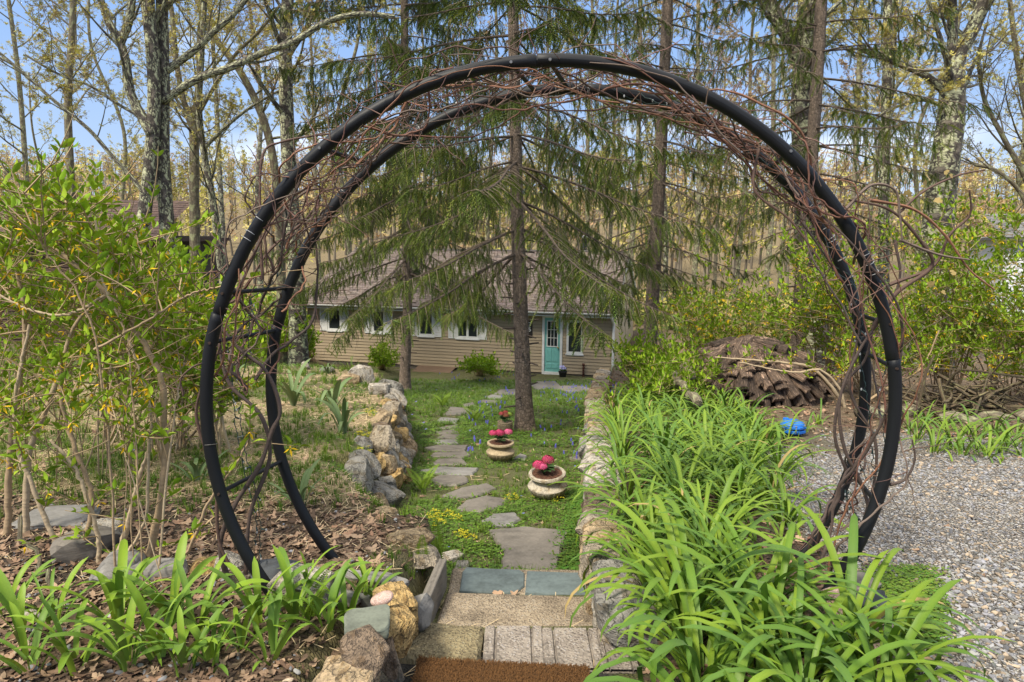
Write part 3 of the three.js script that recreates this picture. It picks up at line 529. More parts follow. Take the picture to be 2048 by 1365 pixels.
{ // the steps: bluestone, exposed-aggregate tread, concrete blocks
  const quad = (pts, y) => pts.map(([a, b]) => { const p = onPlane(a, b, y); return [p.x, -p.z]; });
  const steps = thing('garden_steps', 'shallow garden steps of two bluestone slabs, a pebbly concrete tread and grey blocks', 'steps');
  const flat = (y) => () => y;
  mesh('paver', slabGeo(quad([[925, 1143], [932, 1135], [1040, 1139], [1049, 1146], [1049, 1172], [1030, 1186], [918, 1183]], -0.35), flat(-0.35), 0.05, 3, { rough: 0.002, bevel: 0.006 }), SL.blue, steps);
  mesh('paver', slabGeo(quad([[1054, 1142], [1178, 1146], [1181, 1189], [1050, 1187]], -0.35), flat(-0.35), 0.05, 4, { rough: 0.001, bevel: 0.006 }), SL.blue, steps);
  const agg = mat('pebbly concrete', { ...T.concrete, color: lin(0.33, 0.275, 0.21), bumpScale: 0.008 }), agg2 = mat('mossy concrete', { ...T.concrete, color: lin(0.27, 0.23, 0.14), bumpScale: 0.008 }), blk = mat('concrete block', { ...T.concrete, color: lin(0.33, 0.295, 0.27), bumpScale: 0.006 });
  mesh('bed', slabGeo(quad([[905, 1136], [1195, 1140], [1205, 1196], [890, 1194]], -0.362), flat(-0.362), 0.3, 5, { rough: 0.004 }), agg, steps);
  const tread = quad([[893, 1184], [1206, 1192], [1222, 1256], [862, 1244]], -0.235); const dFront = Math.min(...tread.map((p) => p[1])) - 0.2; tread[2] = [tread[2][0] - 0.01, dFront]; tread[3] = [tread[3][0] + 0.0, dFront];
  mesh('tread', slabGeo(tread, flat(-0.235), 0.16, 6, { rough: 0.005, bevel: 0.014 }), agg, steps);
  mesh('tread', slabGeo(quad([[822, 1238], [968, 1252], [960, 1323], [800, 1311]], -0.11), flat(-0.11), 0.14, 7, { rough: 0.006, bevel: 0.016 }), agg2, steps);
  const bl = (a, name = 'block') => { const q = quad(a, -0.11), xs = q.map((p) => p[0]), ds = q.map((p) => p[1]); return [Math.min(xs[0], xs[3]), Math.max(xs[1], xs[2]), Math.min(...ds), Math.max(...ds), q]; };
  for (const a of [[[973, 1252], [1089, 1257], [1087, 1330], [965, 1322]], [[1092, 1256], [1201, 1260], [1202, 1337], [1090, 1329]], [[1205, 1262], [1262, 1266], [1270, 1340], [1205, 1337]]]) {
    const [x0, x1, d0, d1] = bl(a), g = new MB(), w = (x1 - x0) * 0.965, n = 8, prof = [];
    for (const [t, y] of [[0, -0.09], [0, -0.006], [0.03, 0], [0.165, 0], [0.18, -0.012], [0.205, -0.012], [0.22, 0], [0.78, 0], [0.795, -0.012], [0.82, -0.012], [0.835, 0], [0.97, 0], [1, -0.006], [1, -0.09]]) prof.push([t * w, y]);
    for (let i = 0; i < prof.length - 1; i++) { const L = [prof[i], prof[i + 1]].map(([x, y]) => [g.v(x, y, 0, x, 0), g.v(x, y, -(d1 - d0), x, d1 - d0)]); g.q(L[0][0], L[1][0], L[1][1], L[0][1]); }
    g.box(0.002, -0.09, -(d1 - d0) + 0.0, w - 0.002, -0.014, 0.001);
    const m = mesh('block', g.geo(false, 0.4), blk, steps); m.position.set(x0, -0.11, -d0);
  }
  // coir mat with bristles
  const mp = quad([[835, 1317], [1178, 1335], [1182, 1500], [800, 1500]], -0.085), matT = thing('coir_mat', 'brown coir doormat lying before the concrete block step', 'doormat');
  mesh('pile', slabGeo(mp, flat(-0.085), 0.03, 9, { rough: 0.004, bevel: 0.006 }), mat('coir', { ...T.coir, bumpScale: 0.012, roughness: 1 }), matT);
  const R = rng(21), fib = new MB(); fib.box(-0.0006, 0, -0.0006, 0.0006, 0.016, 0.0006); const L = [], x0 = mp[0][0], x1 = mp[1][0], dT = Math.min(mp[0][1], mp[1][1]);
  for (let i = 0; i < 16000; i++) { const s = R.f(), d = mix(mp[0][1], mp[1][1], s) - 0.004 - 0.22 * R.f(), k = R.r(0.55, 1.3); L.push({ p: v3(mix(x0 + 0.005, x1 - 0.005, s) + R.r(-0.002, 0.002), -0.087, -d), e: [R.r(-0.7, 0.7), R.r(0, 6), R.r(-0.7, 0.7)], s: [1.4, R.r(0.5, 1.1), 1.4], c: lin(0.15 * k, 0.07 * k, 0.021 * k) }); }
  scatter('bristle', fib.geo(false), mat('coir bristle', { roughness: 1 }), matT, L);
}
{ // dry stone wall that holds up the daylily bed
  const w = thing('retaining_wall', 'long low wall of rough tan and brown stones holding up the daylily bed', 'stone wall'), R = rng(61), ms = [SM.buff, SM.tan, SM.brown, SM.buff, SM.pale, SM.grey];
  for (let d = 2.35; d < 14.5;) {
    const len = R.r(0.13, 0.3) * (d > 8 ? 1.25 : 1), x = xr(d + len / 2), top = driveY(d + len / 2) + 0.03 - (d > 12 ? (d - 12) * 0.12 : 0), bot = pathY(d + len / 2) - 0.05, h = top - bot, slope = (xr(d + len) - xr(d)) / len, yaw = -Math.atan(slope);
    const n = Math.max(1, Math.round(h / 0.16)); const hh = h / n;
    for (let k = 0; k < n - 1; k++) stone('stone', ROCK.blk[R.i(8)], R.pick(ms), w, v3(x + 0.1 + R.r(-0.025, 0.025), bot + hh * (k + 0.5), -(d + len / 2 + (k % 2) * 0.09)), [0.15, hh * 0.8, len * 0.72], [R.r(-0.08, 0.08), yaw + R.r(-0.1, 0.1), R.r(-0.06, 0.06)]);
    const wide = R.r(0.15, 0.2); stone('stone', ROCK.blk[R.i(8)], R.pick(ms), w, v3(x + 0.1 + R.r(-0.03, 0.03), top - hh * 0.35, -(d + len / 2)), [wide, hh * 0.72, len * 0.74], [R.r(-0.1, 0.1), yaw + R.r(-0.15, 0.15), R.r(-0.08, 0.08)]);
    d += len;
  }
  stone('stone', ROCK.blk[3], SL.blue, w, at(1305 - 130, 1053, 3.72).add(v3(0.14, 0.02, 0)), [0.06, 0.05, 0.07], [0, 0.3, 0]);
}
{ // tumbled stone wall along the grassy bank
  const w = thing('bank_wall', 'tumbled pile of angular tan and grey stones edging the dry grassy bank', 'stone wall'), R = rng(62), ms = [SM.tan, SM.buff, SM.grey, SM.ochre, SM.pale, SM.tan, SM.grey, SM.brown];
  for (let d = 4.85; d < 12.2; d += R.r(0.11, 0.18) * (d > 9 ? 1.5 : 1)) {
    const x = xl(d), p = groundY(x, d), b = groundY(x - 0.36, d), h = Math.max(0.12, b - p), n = d > 9.5 ? 1 : d < 5.2 ? 2 : 3;
    for (let k = 0; k < n; k++) { const t = (k + 0.45) / n, s = R.r(0.06, 0.12) * (d > 9 ? 1.3 : 1); stone('stone', R.f() < 0.75 ? ROCK.ang[R.i(8)] : ROCK.blk[R.i(8)], R.pick(ms), w, v3(x - 0.02 - 0.26 * t * R.r(0.6, 1.3), p + h * t + R.r(-0.02, 0.05), -d + R.r(-0.08, 0.08)), [s * R.r(0.8, 1.2), s * R.r(0.75, 1.1), s * R.r(0.8, 1.2)], [R.r(-0.6, 0.6), R.r(0, 6.3), R.r(-0.6, 0.6)]); }
  }
  const px = (a, b, s, m, g, e = [0, 0, 0]) => { const p = onGround(a, b); s = s.map((x) => x * 0.72); stone('stone', g, m, w, p.add(v3(0, s[1] * 0.5, 0)), s, e); };
  px(805, 893, [0.2, 0.2, 0.17], SM.grey, ROCK.rnd[0]); px(808, 925, [0.19, 0.17, 0.16], SM.buff, ROCK.rnd[1]); px(768, 850, [0.2, 0.12, 0.13], SM.ochre, ROCK.ang[1]); px(767, 945, [0.13, 0.17, 0.08], SM.pale, ROCK.ang[2], [0.1, 0.4, 0.5]); px(812, 966, [0.08, 0.2, 0.1], SM.ochre, ROCK.blk[2], [0.1, 0.6, 0.1]);
  px(758, 788, [0.26, 0.15, 0.2], SM.pale, ROCK.blk[4]); px(728, 768, [0.22, 0.2, 0.16], SM.pale, ROCK.ang[5]); px(700, 768, [0.3, 0.16, 0.2], SM.tan, ROCK.blk[6]); px(610, 738, [0.14, 0.1, 0.12], SM.pale, ROCK.rnd[2]); px(660, 745, [0.16, 0.1, 0.12], SM.grey, ROCK.rnd[3]);
}
{ // curved border of flat stones from the bank wall to the steps, and the row across the bed
  const b = thing('bed_edging', 'curved edging of low flat stones between the grassy bank and the mulch', 'stone edging');
  const S = (a, c, s, m, g, e = [0, 0, 0], sink = 0.35) => stone('stone', g, m, b, onGround(a, c).add(v3(0, s[1] * (0.4 - sink), 0)), s.map((x, i) => x * (i === 1 ? 0.7 : 0.82)), e);
  S(895, 1122, [0.16, 0.08, 0.1], SM.pale, ROCK.blk[0], [0, 0.5, 0.1]); S(842, 1112, [0.13, 0.09, 0.1], SM.buff, ROCK.ang[3]); S(830, 1082, [0.12, 0.07, 0.08], SM.tan, ROCK.ang[4]); S(925, 1140, [0.07, 0.06, 0.1], SM.grey, ROCK.blk[1]); S(765, 1030, [0.14, 0.06, 0.1], SM.tan, ROCK.blk[5], [0, 0.8, 0]);
  S(118, 1042, [0.3, 0.05, 0.22], SL.grey, ROCK.blk[3], [0.05, 0.1, 0.03], 0.1); S(200, 1082, [0.17, 0.12, 0.15], SM.pale, ROCK.blk[7], [0.1, 0.3, 0.1], 0.2); S(165, 1112, [0.14, 0.1, 0.12], SL.brown, ROCK.ang[6], [0, 1, 0], 0.2);
  S(242, 1150, [0.12, 0.08, 0.08], SL.grey, ROCK.ang[7], [0, 0.4, 0.1], 0.1); S(322, 1150, [0.19, 0.08, 0.08], SL.grey, ROCK.blk[2], [0, 0.15, 0.05], 0.1); S(410, 1142, [0.09, 0.06, 0.07], SM.ochre, ROCK.ang[0], [0, 0.2, 0.1], 0.1); S(455, 1146, [0.11, 0.09, 0.08], SM.pale, ROCK.rnd[2], [0, 1, 0], 0.1); S(478, 1166, [0.07, 0.06, 0.06], SM.buff, ROCK.rnd[1], [0, 0, 0], 0.1); S(540, 1160, [0.12, 0.06, 0.07], SL.dark, ROCK.ang[2], [0, 0.3, 0], 0.1);
  S(70, 1240, [0.09, 0.05, 0.05], SM.pale, ROCK.rnd[0], [0, 0, 0], 0.2);
  S(735, 1160, [0.18, 0.03, 0.07], SL.grey, ROCK.blk[4], [0, -0.2, 0], 0.1); S(790, 1170, [0.1, 0.03, 0.06], SL.grey, ROCK.blk[6], [0, -0.3, 0], 0.1); S(680, 1205, [0.14, 0.05, 0.05], SL.grey, ROCK.blk[5], [0, -0.25, 0], 0.0); S(735, 1218, [0.1, 0.05, 0.05], SL.grey, ROCK.ang[5], [0, -0.3, 0], 0.0);
}
{ // single stones round the steps
  const P = (a, c, d, y = 0) => at(a, c, d).add(v3(0, y, 0));
  lone('rough pale pinkish stone block lying at the foot of the black arch', 'stone', ROCK.blk[1], SM.pale, P(610, 1175, 2.5), [0.16, 0.07, 0.1], [0.12, -0.25, -0.08]);
  lone('smooth egg-shaped pink stone resting on the yellow sandstone blocks', 'stone', rockGeo(205, { planes: 26, rough: 0.01, round: 0.35, detail: 8 }), mat('pink granite', { ...T.concrete, color: lin(0.66, 0.47, 0.42), bumpScale: 0.001, roughness: 0.6 }), P(765, 1204, 2.26, 0.012), [0.06, 0.042, 0.054], [0.2, 0.2, 0.12]);
  lone('tall yellow sandstone block next to the pink stone, closer to the house', 'stone', rockGeo(210, { planes: 5, boxy: 0.9, rough: 0.05, round: 0.05, detail: 8 }), SM.ochre, P(792, 1226, 2.42), [0.098, 0.125, 0.12], [0.12, 0.5, 0.1]);
  lone('yellow sandstone block under the pink stone, leaning on the step', 'stone', rockGeo(214, { planes: 6, boxy: 0.85, rough: 0.05, round: 0.05, detail: 8 }), SM.ochre, P(782, 1263, 2.23), [0.088, 0.115, 0.1], [0.1, 0.6, -0.2]);
  lone('flat grey-green slate slab lying on the stones by the step', 'stone', rockGeo(220, { planes: 5, boxy: 0.9, rough: 0.03, round: 0.04, detail: 7 }), SL.green, P(735, 1262, 2.13, 0.02), [0.11, 0.032, 0.1], [0.12, 0.3, -0.03]);
  lone('rounded mottled brown boulder below the grey-green slate slab', 'stone', rockGeo(231, { planes: 10, rough: 0.06, round: 0.14, detail: 8 }), SM.brown, P(735, 1312, 2.0), [0.085, 0.05, 0.075], [0.05, 0.5, 0.05]);
  lone('big tan flat-topped boulder at the picture edge by the coir mat', 'stone', rockGeo(236, { planes: 8, boxy: 0.4, rough: 0.06, round: 0.09, detail: 8 }), SM.tan, P(690, 1366, 1.93), [0.115, 0.055, 0.1], [0.1, -0.2, -0.06]);
  lone('brown sandstone wedge between the slate slab and the concrete step', 'stone', rockGeo(241, { planes: 5, boxy: 0.8, rough: 0.04, round: 0.05, detail: 6 }), SM.brown, P(772, 1305, 2.16), [0.04, 0.085, 0.1], [0.1, 0.3, 0.1]);
  lone('pale greenish upright stone slab against the step edge', 'stone', rockGeo(246, { planes: 6, boxy: 0.6, rough: 0.04, round: 0.08, detail: 6 }), SM.buff, P(785, 1318, 2.18, -0.01), [0.028, 0.085, 0.07], [0.1, 0.35, 0.25]);
  lone('dark grey pointed slate beside the long edging slab', 'stone', ROCK.ang[4], SL.grey, P(846, 1222, 2.52), [0.05, 0.06, 0.05], [0.2, 0.3, 0.1]);
  { const a = onPlane(858, 1238, -0.2), c = onPlane(893, 1150, -0.2), L = a.distanceTo(c), m = tag(mesh('edging_slab', new RoundedBoxGeometry(0.045, 0.15, L, 3, 0.008), SL.brown, scene), 'long grey-brown stone slab set on edge beside the concrete tread', 'stone edging'); m.position.lerpVectors(a, c, 0.5).add(v3(-0.02, 0.01, 0)); m.rotation.y = Math.atan2(c.x - a.x, -(c.z - a.z)) * -1; }
  lone('brown and white banded rock half under the daylilies near the arch foot', 'stone', rockGeo(252, { planes: 9, rough: 0.06, round: 0.12, detail: 7 }), SM.rose, onGround(1690, 1258).add(v3(0, 0.03, 0)), [0.16, 0.07, 0.1], [0, 0.4, 0]);
  lone('flat brown-grey slate on the gravel behind the arch foot', 'stone', ROCK.blk[6], SL.brown, onGround(1722, 1185).add(v3(0, 0.045, 0)), [0.085, 0.02, 0.08], [0.1, 0.4, 0]);
  const p = onGround(1722, 1245), st = thing('slate_stack', 'neat stack of dark blue-grey slate pieces by the arch foot', 'slate stack', p, -0.35), R = rng(4);
  for (let i = 0; i < 5; i++) { const o = mesh('slate', slabGeo([[-0.085, -0.075], [0.085, -0.08], [0.09, 0.07], [-0.08, 0.08]].map(([a, c]) => [a + R.g() * 0.006, c + R.g() * 0.006]), () => 0, 0.016, i + 50, { rough: 0.003, bevel: 0.003 }), i > 2 ? SL.dark : SL.brown, st); o.position.set(R.g() * 0.008, 0.035 + i * 0.0175, R.g() * 0.008); o.rotation.y = R.g() * 0.08; }
  const bl = stone('brown_block', ROCK.blk[5], SM.brown, st, v3(0, 0.0, 0), [0.09, 0.05, 0.08]);
}
// ---------- the round garden arch ----------
const ARCH = { f: { c: at(1101, 842, 2.5), r: 1.292 }, b: { c: at(1136, 797, 2.91), r: 1.292 } };
const onRing = (k, a, dr = 0) => v3(ARCH[k].c.x + Math.sin(a) * (ARCH[k].r + dr), ARCH[k].c.y + Math.cos(a) * (ARCH[k].r + dr), ARCH[k].c.z);
const archAt = (a, s, dr = 0) => onRing('f', a, dr).lerp(onRing('b', a, dr), s); // s: 0 front ring, 1 back ring
{
  const A0 = 128 * DEG, arch = thing('garden_arch', 'tall round black metal garden arch with double rings spanning the path', 'garden arch', v3(0, 0, 0));
  const paint = pmat('black powder coat', { ...T.plain, color: lin(0.0085, 0.009, 0.0105), roughness: 0.5, bumpScale: 0.0006, specularIntensity: 0.6 });
  const rust = mat('rusty bolt', { ...T.plain, color: lin(0.1, 0.05, 0.03), roughness: 0.7 }), steel = mat('bolt', { color: lin(0.22, 0.21, 0.2), metalness: 0.7, roughness: 0.45 }), tieM = mat('wire tie', { color: lin(0.36, 0.36, 0.36), roughness: 0.4 });
  const cuts = { f: [-A0, -72 * DEG, -3 * DEG, 79 * DEG, A0], b: [-A0, -76 * DEG, 2 * DEG, 77 * DEG, A0] };
  for (const k of ['f', 'b']) for (let i = 0; i < 4; i++) {
    const b = new MB(), pts = [], a0 = cuts[k][i] + 0.0022, a1 = cuts[k][i + 1] - 0.0022, n = 44; for (let j = 0; j <= n; j++) { const a = mix(a0, a1, j / n); pts.push(onRing(k, a, 0.004 * Math.sin(a * 3 + i))); }
    b.tube(pts, (t) => 0.0232 * (i % 2 ? 1 : t < 0.025 || t > 0.975 ? 0.99 : 1), 20); b.build('ring_section', paint, arch);
    if (i) { const s = new MB(), q = []; for (let j = -2; j <= 2; j++) q.push(onRing(k, cuts[k][i] + j * 0.008)); s.tube(q, 0.0205, 14); s.build('joint_sleeve', paint, arch); }
  }
  const bolt = (a, k, m) => { const p = onRing(k, a, 0); const o = mesh('bolt', new THREE.CylinderGeometry(0.0055, 0.0065, 0.006, 6), m, arch); o.position.set(p.x, p.y, p.z + 0.0245); o.rotation.x = Math.PI / 2; };
  for (const [a, m] of [[-103, rust], [-77, rust], [-68.5, rust], [-40, steel], [-7, steel], [-1, steel], [40, steel], [73, rust], [80.5, rust], [104, steel]]) {
    const t = a * DEG, b = new MB(), p = onRing('f', t), q = onRing('b', t * (Math.abs(a) > 60 && Math.abs(a) < 90 ? 1.0 : 1)); b.tube([p.clone().lerp(q, 0.04), p.clone().lerp(q, 0.96)], 0.0085, 10); b.build('rung', paint, arch); bolt(t, 'f', m);
  }
  const R = rng(71);
  for (let i = 0; i < 30; i++) { const k = R.f() < 0.18 ? 'f' : 'b', a = (k === 'f' ? R.pick([-31, -52, -60, -96, 62, 92]) : R.pick([-10, -4, 3, 8, -20, -30, -48, 24, 33, 41, 47, 51, 55, 58, 62, 66])) * DEG + R.g() * 0.05, p = onRing(k, a), b = new MB(), pts = [], T1 = v3(Math.cos(a), -Math.sin(a), 0), N = v3(Math.sin(a), Math.cos(a), 0), tilt = R.g() * 0.25; for (let j = 0; j <= 10; j++) { const w = j / 10 * 5.6; pts.push(p.clone().addScaledVector(N, Math.cos(w) * 0.0245).add(v3(0, 0, Math.sin(w) * 0.0245)).addScaledVector(T1, Math.sin(w) * tilt * 0.05)); } pts.push(pts[10].clone().addScaledVector(N, R.r(0.008, 0.03))); b.tube(pts, 0.0014, 5); b.build('wire_tie', R.f() < 0.6 ? tieM : steel, arch); }
}
{ // bare grapevines that climb both sides and lie tangled in the crown of the arch
  const cane = (m, c) => mat(m, { ...T.board, color: c, bumpScale: 0.002, roughness: 0.75 });
  const CM = [cane('red-brown cane', lin(0.15, 0.066, 0.043)), cane('brown cane', lin(0.1, 0.056, 0.04)), cane('grey-brown cane', lin(0.15, 0.107, 0.083)), cane('orange cane', lin(0.23, 0.105, 0.058)), cane('old vine bark', lin(0.075, 0.05, 0.04))];
  const leafM = leafMat('young vine leaf', { color: lin(0.42, 0.31, 0.12) });
  const vine = (label, side, seed, n, a0, a1) => {
    const R = rng(seed), t = thing('grape_vine', label, 'grapevine', v3(0, 0, 0)), twig = new MB(), c = lin(0.15, 0.09, 0.064);
    const put = (pts, r0, r1, m, seg = 6) => { const b = new MB(); b.tube(pts, (k) => mix(r0, r1, k) * (1 + 0.12 * Math.sin(k * 40)), seg); return b.build('stem', m, t); };
    for (let i = 0; i < n; i++) {
      const s = i < n * 0.14 ? a0 : mix(a0, a1, R.f() * 0.75), e = Math.min(1, R.r(0.15, 0.55)) * (a1 - a0) + s, N = 26, pts = [];
      const ph = R.r(0, 6), ph2 = R.r(0, 6), ph3 = R.r(0, 6), base = R.r(-0.05, 1.0), off = R.r(-0.06, 0.03), r0 = i < 3 ? 0.007 : R.r(0.0025, 0.0055), free = R.f() < 0.14;
      for (let k = 0; k <= N; k++) {
        const u = k / N, a = mix(s, e, u) * side, low = clamp((Math.abs(a) - 1.35) / 0.8);
        const w = base + 0.25 * Math.sin(u * 5 + ph) + 0.04 * Math.sin(u * 13 + ph2), dr = off - 0.03 * low * R.f() + 0.06 * Math.sin(u * 7 + ph3) + 0.008 * Math.sin(u * 19 + ph) + (free ? u * u * R.r(0.1, 0.14) * (i % 2 ? 1 : -0.6) : 0);
        pts.push(archAt(a, clamp(w, -0.12, 1.15), dr).add(v3(R.g() * 0.006, R.g() * 0.006, 0)));
      }
      const P = curve(pts, 60); for (const p of P) { const g = groundY(p.x, -p.z); if (p.y < g) p.y = g - 0.01; }
      put(P, r0, r0 * 0.5, i < 3 ? CM[4] : R.pick(CM.slice(0, 4)), i < 3 ? 8 : 5);
      for (let k = 0; k < 9; k++) { const q = R.pick(P), d = v3(R.g(), R.g() + 0.1, R.g() * 0.5).normalize(), L = R.r(0.05, 0.22), b = [q.clone()]; for (let j = 1; j < 6; j++) { d.x += R.g() * 0.3; d.y += R.g() * 0.3; d.normalize(); b.push(b[j - 1].clone().addScaledVector(d, L / 5)); } const kk = R.r(0.6, 1.4); twig.tube(b, (u) => 0.0022 * (1 - 0.5 * u), 4, lin(c.r * kk, c.g * kk * R.r(0.8, 1.1), c.b * kk), false); }
    }
    twig.build('twig', M.twig, t, 'stuff');
    return { t, put, R, leaf: (p, s) => { const b = new MB(); const o = b.v(0, 0, 0); let pr = -1; for (let k = 0; k <= 12; k++) { const a = -2.7 + k / 12 * 5.4, r = (k % 4 === 2 ? 1 : k % 2 ? 0.72 : 0.86) * (0.75 + 0.25 * Math.cos(a)); const v = b.v(Math.sin(a) * r, Math.cos(a) * r, -0.15 * r * r + 0.05 * Math.sin(k * 2)); if (pr >= 0) b.t(o, pr, v); pr = v; } const m = b.build('leaf', leafM, t); m.position.copy(p); m.scale.setScalar(s); m.rotation.set(R.r(-0.8, 0.8), R.r(-1, 1), R.r(-2, 2)); } };
  };
  const L = vine('bare brown grapevine twisting up the bushy side of the arch and along its crown', -1, 11, 34, 1.5, -0.1);
  const Q = vine('dense tangled bare grapevine on the gravel side of the arch with a few new leaves', 1, 12, 36, 2.1, -0.1);
  const by = (v, r0, r1, m, d, ...px) => { const pts = []; for (let i = 0; i < px.length; i += 2) pts.push(at(px[i], px[i + 1], Array.isArray(d) ? mix(d[0], d[1], i / (px.length - 2)) : d)); v.put(curve(pts, 50), r0, r1, CM[m], 7); };
  // main stems as they stand in the photograph
  by(L, 0.011, 0.006, 4, [2.62, 2.66], 455, 1160, 440, 1090, 470, 1010, 520, 930, 545, 860, 560, 825, 530, 740, 480, 700, 438, 650);
  by(L, 0.009, 0.006, 4, [2.65, 2.7], 490, 1180, 500, 1030, 540, 910, 520, 830, 460, 770, 440, 700, 440, 630, 480, 570, 520, 480);
  by(L, 0.007, 0.004, 1, [2.6, 2.55], 490, 1180, 440, 1090, 430, 960, 392, 830, 405, 770, 440, 690, 435, 600, 500, 520, 560, 400);
  by(L, 0.006, 0.004, 1, [2.7, 2.8], 440, 610, 470, 600, 540, 500, 610, 440, 640, 400);
  by(L, 0.006, 0.003, 1, [2.6, 2.7], 525, 560, 520, 440, 530, 300, 560, 285, 640, 270, 720, 265);
  by(Q, 0.008, 0.005, 4, [2.62, 2.7], 1690, 1180, 1700, 1130, 1735, 1060, 1740, 1030, 1720, 960, 1690, 900, 1680, 800, 1720, 700, 1760, 640, 1800, 560, 1790, 480);
  by(Q, 0.007, 0.004, 4, [2.7, 2.75], 1690, 1190, 1720, 1070, 1750, 960, 1750, 880, 1700, 780, 1720, 640, 1700, 590, 1650, 510, 1600, 440);
  by(Q, 0.007, 0.005, 4, [2.8, 2.75], 1700, 960, 1670, 870, 1690, 770, 1730, 720, 1750, 640);
  by(Q, 0.009, 0.004, 1, [2.6, 2.5], 1745, 660, 1790, 590, 1865, 530, 1840, 480, 1780, 420, 1700, 400);
  by(Q, 0.007, 0.003, 1, [2.6, 2.5], 1780, 570, 1870, 530, 1900, 470, 1940, 430, 1940, 380);
  by(Q, 0.006, 0.003, 3, [2.55, 2.5], 1740, 400, 1830, 420, 1890, 470, 1940, 540, 1990, 580);
  by(Q, 0.006, 0.003, 2, [2.55, 2.5], 1800, 480, 1880, 510, 1940, 520); by(Q, 0.006, 0.003, 2, 2.5, 1690, 420, 1745, 370, 1790, 380, 1800, 430, 1805, 480);
  by(Q, 0.005, 0.003, 1, 2.55, 1800, 425, 1845, 385, 1920, 350, 1970, 340); by(Q, 0.006, 0.003, 1, [2.6, 2.5], 1520, 290, 1510, 380, 1580, 440, 1640, 520);
  by(Q, 0.006, 0.003, 4, 2.5, 1780, 970, 1810, 960, 1830, 920, 1825, 880);
  for (const [a, b] of [[1850, 370], [1895, 345], [1905, 352], [1860, 358], [1840, 440], [1860, 570], [1890, 585], [1905, 545], [1880, 400], [1815, 390]]) Q.leaf(at(a, b, 2.5), Q.R.r(0.014, 0.024));
}
{ // dark cables of fairy lights wound through the vines
  const wire = mat('dark green cable', { color: lin(0.012, 0.03, 0.028), roughness: 0.5 }), bulb = pmat('clear bulb', { color: lin(0.75, 0.75, 0.75), roughness: 0.1, transmission: 0.6, thickness: 0 });
  const strand = (label, seed, paths) => {
    const R = rng(seed), t = thing('string_lights', label, 'string lights');
    for (const pts of paths) { const P = curve(pts, 70).map((p) => p.add(v3(R.g() * 0.006, R.g() * 0.006, R.g() * 0.006))); const b = new MB(); b.tube(P, 0.0019, 5); b.build('cable', wire, t); for (let i = 4; i < P.length; i += 7) { const s = new MB(), d = v3(R.g(), R.g() - 0.3, R.g()).normalize(); s.tube([P[i], P[i].clone().addScaledVector(d, 0.016)], 0.0032, 6); s.build('bulb_socket', wire, t); const m = mesh('bulb', new THREE.SphereGeometry(0.0036, 8, 6), bulb, t); m.position.copy(P[i]).addScaledVector(d, 0.021); m.scale.y = 1.6; } }
  };
  const pth = (d, ...px) => { const o = []; for (let i = 0; i < px.length; i += 2) o.push(at(px[i], px[i + 1], d)); return o; };
  const ringP = (a0, a1, s, R) => { const o = []; for (let k = 0; k <= 16; k++) o.push(archAt(mix(a0, a1, k / 16), s + R.g() * 0.15, -0.01 + R.g() * 0.05)); return o; };
  const R = rng(33);
  strand('dark fairy light cable hanging loosely inside the bushy side of the arch', 1, [pth(2.68, 500, 600, 495, 700, 480, 800, 490, 900, 515, 1000, 520, 1100, 518, 1150), pth(2.7, 455, 680, 465, 780, 470, 850, 488, 940, 512, 1040, 510, 1090), ringP(-1.3, -0.3, 0.5, R)]);
  strand('dark fairy light cable wound through the dense vine on the gravel side', 2, [ringP(0.1, 1.3, 1.0, R), ringP(0.2, 1.4, 0.9, R), pth(2.7, 1770, 540, 1760, 600, 1775, 700, 1760, 800, 1770, 900, 1740, 960, 1720, 930), pth(2.72, 1730, 600, 1720, 700, 1735, 800, 1745, 900, 1750, 1000), pth(2.52, 1760, 960, 1740, 1010, 1730, 1090, 1700, 1140), pth(2.7, 1690, 980, 1700, 1010, 1720, 1040)]);
}
